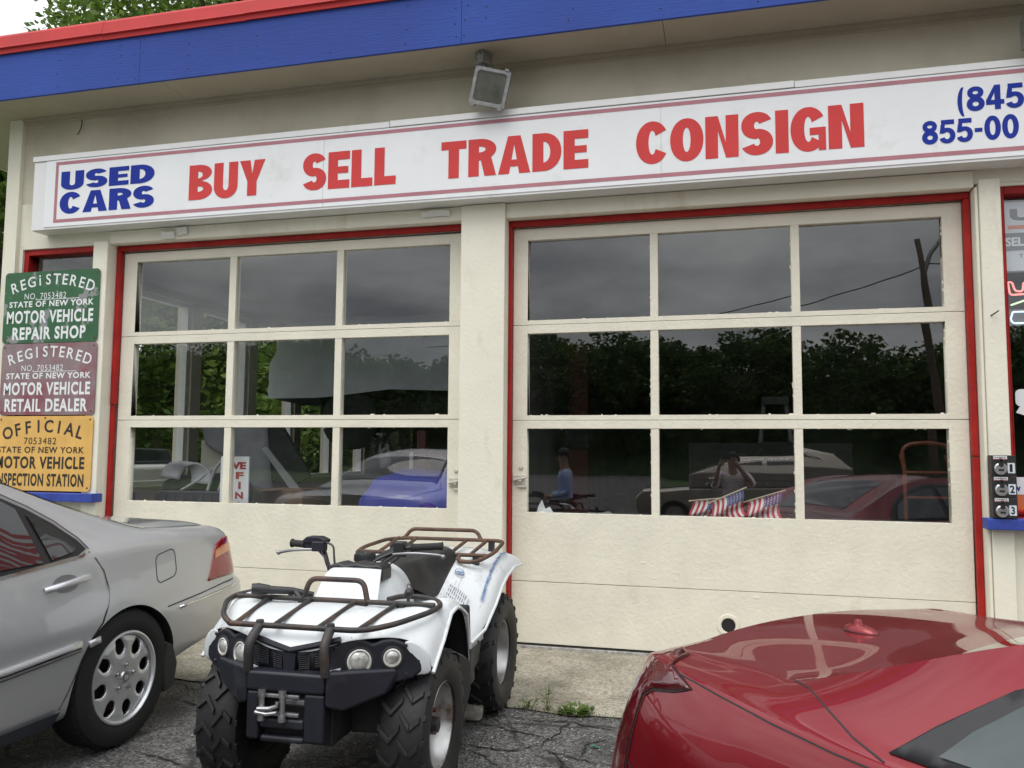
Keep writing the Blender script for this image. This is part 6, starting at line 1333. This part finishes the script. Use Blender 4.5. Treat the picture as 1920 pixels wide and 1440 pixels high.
# antenna
fs_, fl_ = .22, .70
p0 = top.hit(RT(fs_, fl_))[0]; FM = Tr(p0.x, p0.y, p0.z - .002) @ Matrix.Scale(.70, 4)
def oval(k, z, r=.5): return [(k * .085 * math.cos(a) - (.02 if z > .02 else 0) * z / .05, k * .043 * math.copysign(abs(math.sin(a)) ** .8, math.sin(a)), z) for a in (i * math.pi / 14 for i in range(28))]
mb = MB(); mb.grid([oval(1.06, 0), oval(1.07, .006), oval(1.0, .007)], FM, closed=True); an0 = mb.build('antenna', seal, RC, smooth=40)
mb = MB(); mb.grid([oval(1.0, .006), oval(.97, .014), oval(.80, .026), oval(.55, .034), oval(.36, .038)], FM, closed=True); mb.lathe([(.024, .034), (.018, .044), (.0165, .058), (.014, .061), (0, .061)], 18, FM @ Tr(-.015, 0, 0)); mb.build('antenna_cap', redp, an0, smooth=50)
# ------------------------------------------------------------------ dark crossover parked across the lot (mirrored in the panes)
SV = thing('parked_crossover', (.6, -13.2, -.25), 'dark crossover parked behind the photographer, mirrored in the right door', 'car')
dkp = paint('dark_paint', (.34, .30, .25), metal=.5, rough=.35)
def prof_loft(name, lo, hi, w0, w1, mat):
    rows = []
    for (x, z0), (x2, z1) in zip(lo, hi): rows.append([(x, -w0, z0), (x, -w0 - .03, z0 + (z1 - z0) * .45), (x2, -w1, z1 - .04), (x2, -w1 + .08, z1), (x2, w1 - .08, z1), (x2, w1, z1 - .04), (x, w0 + .03, z0 + (z1 - z0) * .45), (x, w0, z0)])
    mb = MB(); mb.grid(rows, closed=True); mb.add(rows[0], [tuple(range(8))]); mb.add(rows[-1], [tuple(range(8))]); return mb.build(name, mat, SV, smooth=50, bevel=.02)
prof_loft('body', [(-2.3, .45), (-2.2, .25), (-1.0, .22), (1.4, .22), (2.25, .3), (2.35, .5)], [(-2.3, .7), (-2.15, .86), (-1.0, .98), (1.4, 1.02), (2.25, 1.0), (2.35, .85)], .86, .86, dkp)
prof_loft('cabin', [(-1.15, .96), (-1.0, .98), (1.2, 1.0), (2.15, 1.0)], [(-.35, 1.52), (-.1, 1.62), (1.2, 1.66), (1.85, 1.55)], .84, .62, dkp)
for s in (-1, 1):
    for poly in ([(-.72, 1.05), (-.15, 1.46), (.38, 1.54), (.42, 1.05)], [(.50, 1.05), (.48, 1.54), (1.2, 1.55), (1.75, 1.3), (1.85, 1.1)]):
        mb = MB(); mb.add([(x, s * (.875 - (z - 1.0) * .31), z) for x, z in poly], [tuple(range(len(poly)))]); mb.build('side_window', carglass, SV, solid=.004)
    mb = MB(); mb.tube([(-.80, s * .87, 1.03), (-.20, s * .73, 1.50), (.4, s * .71, 1.575), (1.25, s * .71, 1.585), (1.85, s * .78, 1.3)], .012); mb.build('window_chrome', chrome, SV)
    for x in (-1.45, 1.4):
        mb = MB(); Mx = Tr(x, s * .80, .35) @ Matrix.Rotation(R(-90 * s), 4, 'X'); mb.lathe([(.22, -.1), (.33, -.1), (.36, -.06), (.36, .06), (.33, .1), (.22, .1)], 28, Mx); w = mb.build('wheel', tyrem, SV, smooth=40); mb = MB(); mb.disc((0, 0, .07), .23, 24, Mx); mb.build('rim', steel, w)
    mb = MB(); mb.box(-.75, -.55, s * 1.0 - .08, s * 1.0 + .08, 1.04, 1.18); mb.build('side_mirror', dkp, SV, bevel=.03)
mb = MB(); mb.add([(-1.02, -.66, 1.04), (-1.02, .66, 1.04), (-.42, .55, 1.5), (-.42, -.55, 1.5)], [(0, 1, 2, 3)], Tr(-.05, 0, .02)); mb.build('windscreen', M_('screen_sky_sheen', (.42, .43, .42), .05, coat=.8), SV, solid=.004)  # pale base colour stands in for bright sky reflected in the windscreen
# ------------------------------------------------------------------ people mirrored in the panes
def skinned(name, verts, edges, radii, mat, parent, root=0, sub=2):
    me = bpy.data.meshes.new(name); me.from_pydata(verts, edges, []); bm = bmesh.new(); bm.from_mesh(me); ly = bm.verts.layers.skin.verify()
    for i, v in enumerate(bm.verts):
        r = radii[i]; v[ly].radius = (r, r) if not isinstance(r, tuple) else r; v[ly].use_root = (i == root)
    bm.to_mesh(me); bm.free(); o = bpy.data.objects.new(name, me); COL.objects.link(o); o.parent = parent; me.materials.append(mat)
    m = o.modifiers.new('skin', 'SKIN'); m.use_smooth_shade = True; s_ = o.modifiers.new('sub', 'SUBSURF'); s_.levels = sub; s_.render_levels = sub
    bpy.context.view_layer.update(); realize(o); sharp(o.data, 80); return o
skinm = M_('skin', (.42, .25, .18), .55, nscale=20, nvar=.08); hairm = M_('dark_hair', (.02, .015, .012), .7, nscale=60, nvar=.5)
def person(loc, rz, H, label, shirtc, pantc, armL, armR, held, lean=0.0, bald=False):
    P = thing('person', loc, label, 'person', rz=rz); k = H / 1.72
    J = {'pel': (0, 0, .92), 'wai': (0, -.01, 1.06), 'che': (0, -lean * .5, 1.27), 'nek': (0, -lean, 1.43), 'hdb': (0, -lean - .02, 1.50), 'hdm': (0, -lean - .035, 1.59), 'hdt': (0, -lean - .02, 1.69)}
    V_ = [Vector(J[n]) * k for n in ('pel', 'wai', 'che', 'nek', 'hdb', 'hdm', 'hdt')]; E_ = [(i, i + 1) for i in range(6)]; Rr = [(.15 * k, .11 * k), (.135 * k, .10 * k), (.155 * k, .105 * k), .055 * k, .068 * k, .088 * k, .058 * k]
    def chain(a, pts, rs):
        for p, r in zip(pts, rs): V_.append(Vector(p) * k); Rr.append(r * k); E_.append((a, len(V_) - 1)); a = len(V_) - 1
        return a
    hands = {}
    for sd, arm in ((-1, armL), (1, armR)):
        a = chain(2, [(sd * .19, -lean * .7, 1.38)], [.058]); el, wr_, kn = arm
        a = chain(a, [el, tuple((Vector(el) + Vector(wr_)) / 2), wr_, kn], [.042, .038, .027, .030]); hands[sd] = (Vector(wr_), Vector(kn))
    for sd in (-1, 1): chain(0, [(sd * .095, 0, .86), (sd * .11, -.015, .48), (sd * .115, .01, .26), (sd * .115, .02, .075), (sd * .13, -.14, .03)], [.088, .055, .05, .038, .034])
    b_ = skinned('body', V_, E_, Rr, skinm, P)
    # fingers and thumb
    for sd in (-1, 1):
        w0, k0 = hands[sd]; d = (k0 - w0).normalized(); side_ = d.cross(Vector((0, -1, 0.2))).normalized(); curl = Vector((0, -.25, -.35)) if held else Vector((0, 0, -.3))
        for i, ln in enumerate((.062, .072, .068, .052)):
            b0 = k0 + side_ * (i - 1.5) * .017; pts = [b0, b0 + d * ln * .5 + curl * .012, b0 + d * ln * .8 + curl * .05]
            mb = MB(); mb.tube([p * k for p in pts], [.0085 * k, .008 * k, .0065 * k], 8); mb.build('finger', skinm, b_, smooth=60)
        t0 = w0.lerp(k0, .4) - side_ * .028 * sd; mb = MB(); mb.tube([t0 * k, (t0 + d * .03 - side_ * .02 * sd) * k, (t0 + d * .06 - side_ * .012 * sd) * k], [.011 * k, .010 * k, .008 * k], 8); mb.build('thumb', skinm, b_, smooth=60)
    # face
    hz_ = 1.60; fy = -lean - .035
    for sd in (-1, 1):
        mb = MB(); bmx = bmesh.new(); bmesh.ops.create_uvsphere(bmx, u_segments=10, v_segments=8, radius=.011 * k); mb.add([v.co + Vector((sd * .031, fy - .082, hz_)) * k for v in bmx.verts], [tuple(v.index for v in f.verts) for f in bmx.faces]); bmx.free(); mb.build('eye', dark, b_, smooth=80)
        mb = MB(); mb.tube([Vector((sd * .088, fy + .01, hz_ + q)) * k for q in (-.03, 0, .03)], [.010 * k, .015 * k, .012 * k], 8); mb.build('ear', skinm, b_, smooth=80)
    mb = MB(); mb.tube([Vector((0, fy - .082, hz_ + .005)) * k, Vector((0, fy - .104, hz_ - .032)) * k, Vector((0, fy - .085, hz_ - .04)) * k], [.009 * k, .014 * k, .010 * k], 8); mb.build('nose', skinm, b_, smooth=80)
    mb = MB(); mb.tube([Vector((-.024, fy - .080, hz_ - .066)) * k, Vector((0, fy - .087, hz_ - .064)) * k, Vector((.024, fy - .080, hz_ - .066)) * k], .006 * k, 6); mb.build('mouth', M_('lips', (.30, .12, .10), .5), b_, smooth=80)
    # hair cap
    rows = []
    for i in range(9):
        t = R(-8 + 98 * i / 8); rows.append([Vector((.098 * math.cos(t) * math.cos(a), fy + .014 + .105 * math.cos(t) * math.sin(a), hz_ + .018 + (.118 if not bald else .100) * math.sin(t) + (.045 if -2.6 < a - 0 < -.55 and i < 3 else 0))) * k for a in (j * math.pi / 12 - math.pi for j in range(24))])
    mb = MB(); mb.grid(rows, closed=True); mb.build('hair', hairm, b_, smooth=80)
    # clothes
    sv = [Vector(p) * k for p in ((0, 0, .84), (0, -.01, 1.04), (0, -lean * .5, 1.27), (0, -lean * .95, 1.405))]; se = [(0, 1), (1, 2), (2, 3)]; sr = [(.172 * k, .13 * k), (.158 * k, .122 * k), (.172 * k, .125 * k), .075 * k]
    for sd, arm in ((-1, armL), (1, armR)):
        el, wr_, kn = arm; base = len(sv); sv += [Vector((sd * .19, -lean * .7, 1.385)) * k, Vector(el) * k, (Vector(el).lerp(Vector(wr_), .85 if not held else .25)) * k]; sr += [.072 * k, .058 * k, .045 * k]; se += [(2, base), (base, base + 1), (base + 1, base + 2)]
    skinned('shirt', sv, se, sr, M_('shirt_cloth', shirtc, .8, nscale=10, nvar=.08), P)
    pv = [Vector((0, 0, 1.03)) * k, Vector((0, 0, .92)) * k]; pe = [(0, 1)]; pr = [(.15 * k, .115 * k), (.158 * k, .12 * k)]
    for sd in (-1, 1):
        b0 = len(pv); pv += [Vector(p) * k for p in ((sd * .10, 0, .82), (sd * .11, -.015, .48), (sd * .115, .015, .10))]; pr += [.108 * k, .078 * k, .068 * k]; pe += [(1, b0), (b0, b0 + 1), (b0 + 1, b0 + 2)]
    skinned('trousers', pv, pe, pr, M_('trouser_cloth', pantc, .8, nscale=8, nvar=.1), P)
    for sd in (-1, 1):
        mb = MB(); mb.tube([Vector((sd * .115, .07, .045)) * k, Vector((sd * .118, -.02, .05)) * k, Vector((sd * .13, -.12, .04)) * k, Vector((sd * .132, -.19, .032)) * k], [.036 * k, .045 * k, .04 * k, .026 * k], 12); mb.build('shoe', black, P, smooth=80)
    return P
# the photographer stands behind the camera, looking over the phone (faces +y)
person((.20, -6.34, -.25), math.pi, 1.70, 'person in a pale shirt holding a phone up, mirrored in the middle pane', (.75, .68, .70), (.05, .05, .07), ((-.27, -.16, 1.22), (-.06, -.27, 1.52), (-.01, -.285, 1.585)), ((.27, -.14, 1.20), (.20, -.26, 1.50), (.165, -.285, 1.575)), True, bald=True)
PH = thing('mobile_phone', (.03, -6.045, 1.42), 'black mobile phone held up by the photographer', 'phone')
mb = MB(); mb.prism(rrect(-.035, .115, -.112, -.016, .012), lambda a, b_, t: (a, t, b_), -.004, .004, Tr(.06, -6.075, 1.45)); mb.build('case', black, PH, world=True, bevel=.002)
mb = MB(); mb.disc((0, 0, 0), .006, 12, Tr(.15, -6.0705, 1.42) @ Matrix.Rotation(R(-90), 4, 'X')); mb.build('lens', carglass, PH, world=True)
person((-2.10, -5.5, -.2), R(-105), 1.66, 'person in a light blue shirt standing sideways, mirrored low in the left pane', (.40, .50, .80), (.04, .04, .06), ((-.25, .02, 1.10), (-.16, -.24, 1.02), (-.12, -.31, 1.03)), ((.25, .02, 1.10), (.17, -.24, 1.02), (.12, -.31, 1.03)), False)
# ------------------------------------------------------------------ weeds, pebbles and scraps along the apron edge
def weed(x, y, n, r, h, label, seed, upright=False):
    rg = random.Random(seed); W = thing('weed', (x, y, gz(x, y)), label, 'weed', group='weeds along the apron edge'); mb = MB()
    for i in range(n):
        a = rg.uniform(0, 6.28); q = r * rg.uniform(.1, 1) ** .7; ln = rg.uniform(.016, .036); b0 = Vector((q * math.cos(a), .6 * q * math.sin(a), rg.uniform(.2, 1) * h))
        d = Vector((math.cos(a + rg.uniform(-.8, .8)), math.sin(a + rg.uniform(-.8, .8)), rg.uniform(-.1, .7))).normalized(); sdv = d.cross(Vector((0, 0, 1))).normalized() * ln * .28
        mb.add([b0, b0 + d * ln * .4 + sdv, b0 + d * ln, b0 + d * ln * .4 - sdv], [(0, 1, 2, 3)]); 
        if i % 3 == 0: mb.tube([(q * .3 * math.cos(a), q * .2 * math.sin(a), 0), tuple(b0)], .0015, 4)
    mb.build('leaves', leafA, W)
    if upright:
        mb = MB(); mb.tube([(0, 0, 0), (.005, 0, .07), (.012, 0, .14)], .002, 5); mb.build('stem', leafA, W)
weed(-.82, -1.46, 220, .085, .035, 'low spreading green weed at the apron edge by the red coupe', 1)
weed(-.98, -1.45, 16, .025, .12, 'thin upright weed sprouting left of the low spreading weed', 2, True)
weed(-1.09, -1.45, 30, .05, .05, 'small pale weed tuft nearest the rear tyre of the quad bike', 3)
rg = random.Random(21); mb = MB()
for i in range(420):
    x = rg.uniform(-3.2, 1.2); y = -1.46 + rg.gauss(0, .03); h = rg.uniform(.008, .03); a = rg.uniform(0, 6.28); mb.add([(x - .004 * math.cos(a), y - .004 * math.sin(a), 0), (x + .004 * math.cos(a), y + .004 * math.sin(a), 0), (x + rg.uniform(-.015, .015), y + rg.uniform(-.015, .015), h)], [(0, 1, 2)])
tag(mb.build('moss_tufts', M_('moss', (.10, .12, .04), .9)), 'thin moss and grass tufts in the joint of the apron', 'moss', kind='stuff')
mb = MB()
for i in range(900):
    x = rg.uniform(-3.4, 1.0); y = rg.uniform(-4.2, -.1); s_ = rg.uniform(.002, .006) * (1.6 if rg.random() < .06 else 1); z = gz(x, y) + .003
    mb.add([(x - s_, y, z), (x, y - s_, z), (x + s_, y, z), (x, y + s_, z), (x, y, z + s_)], [(0, 1, 4), (1, 2, 4), (2, 3, 4), (3, 0, 4)])
tag(mb.build('loose_gravel', M_('gravel', (.42, .40, .37), .9, nscale=6, nvar=.4)), 'loose pale grit scattered over the asphalt and apron', 'gravel', kind='stuff')
mb = MB(); mb.grid([[(-.66 + .045 * u, -1.95 + .02 * v + .008 * u, gz(-.6, -1.95) + .006 + .006 * math.sin(5 * u + v)) for u in (0, .33, .66, 1)] for v in (0, 1)]); tag(mb.build('litter_scrap', M_('teal_scrap', (.02, .16, .12), .5), solid=.002), 'tiny teal scrap of litter lying on the cracked asphalt', 'litter')
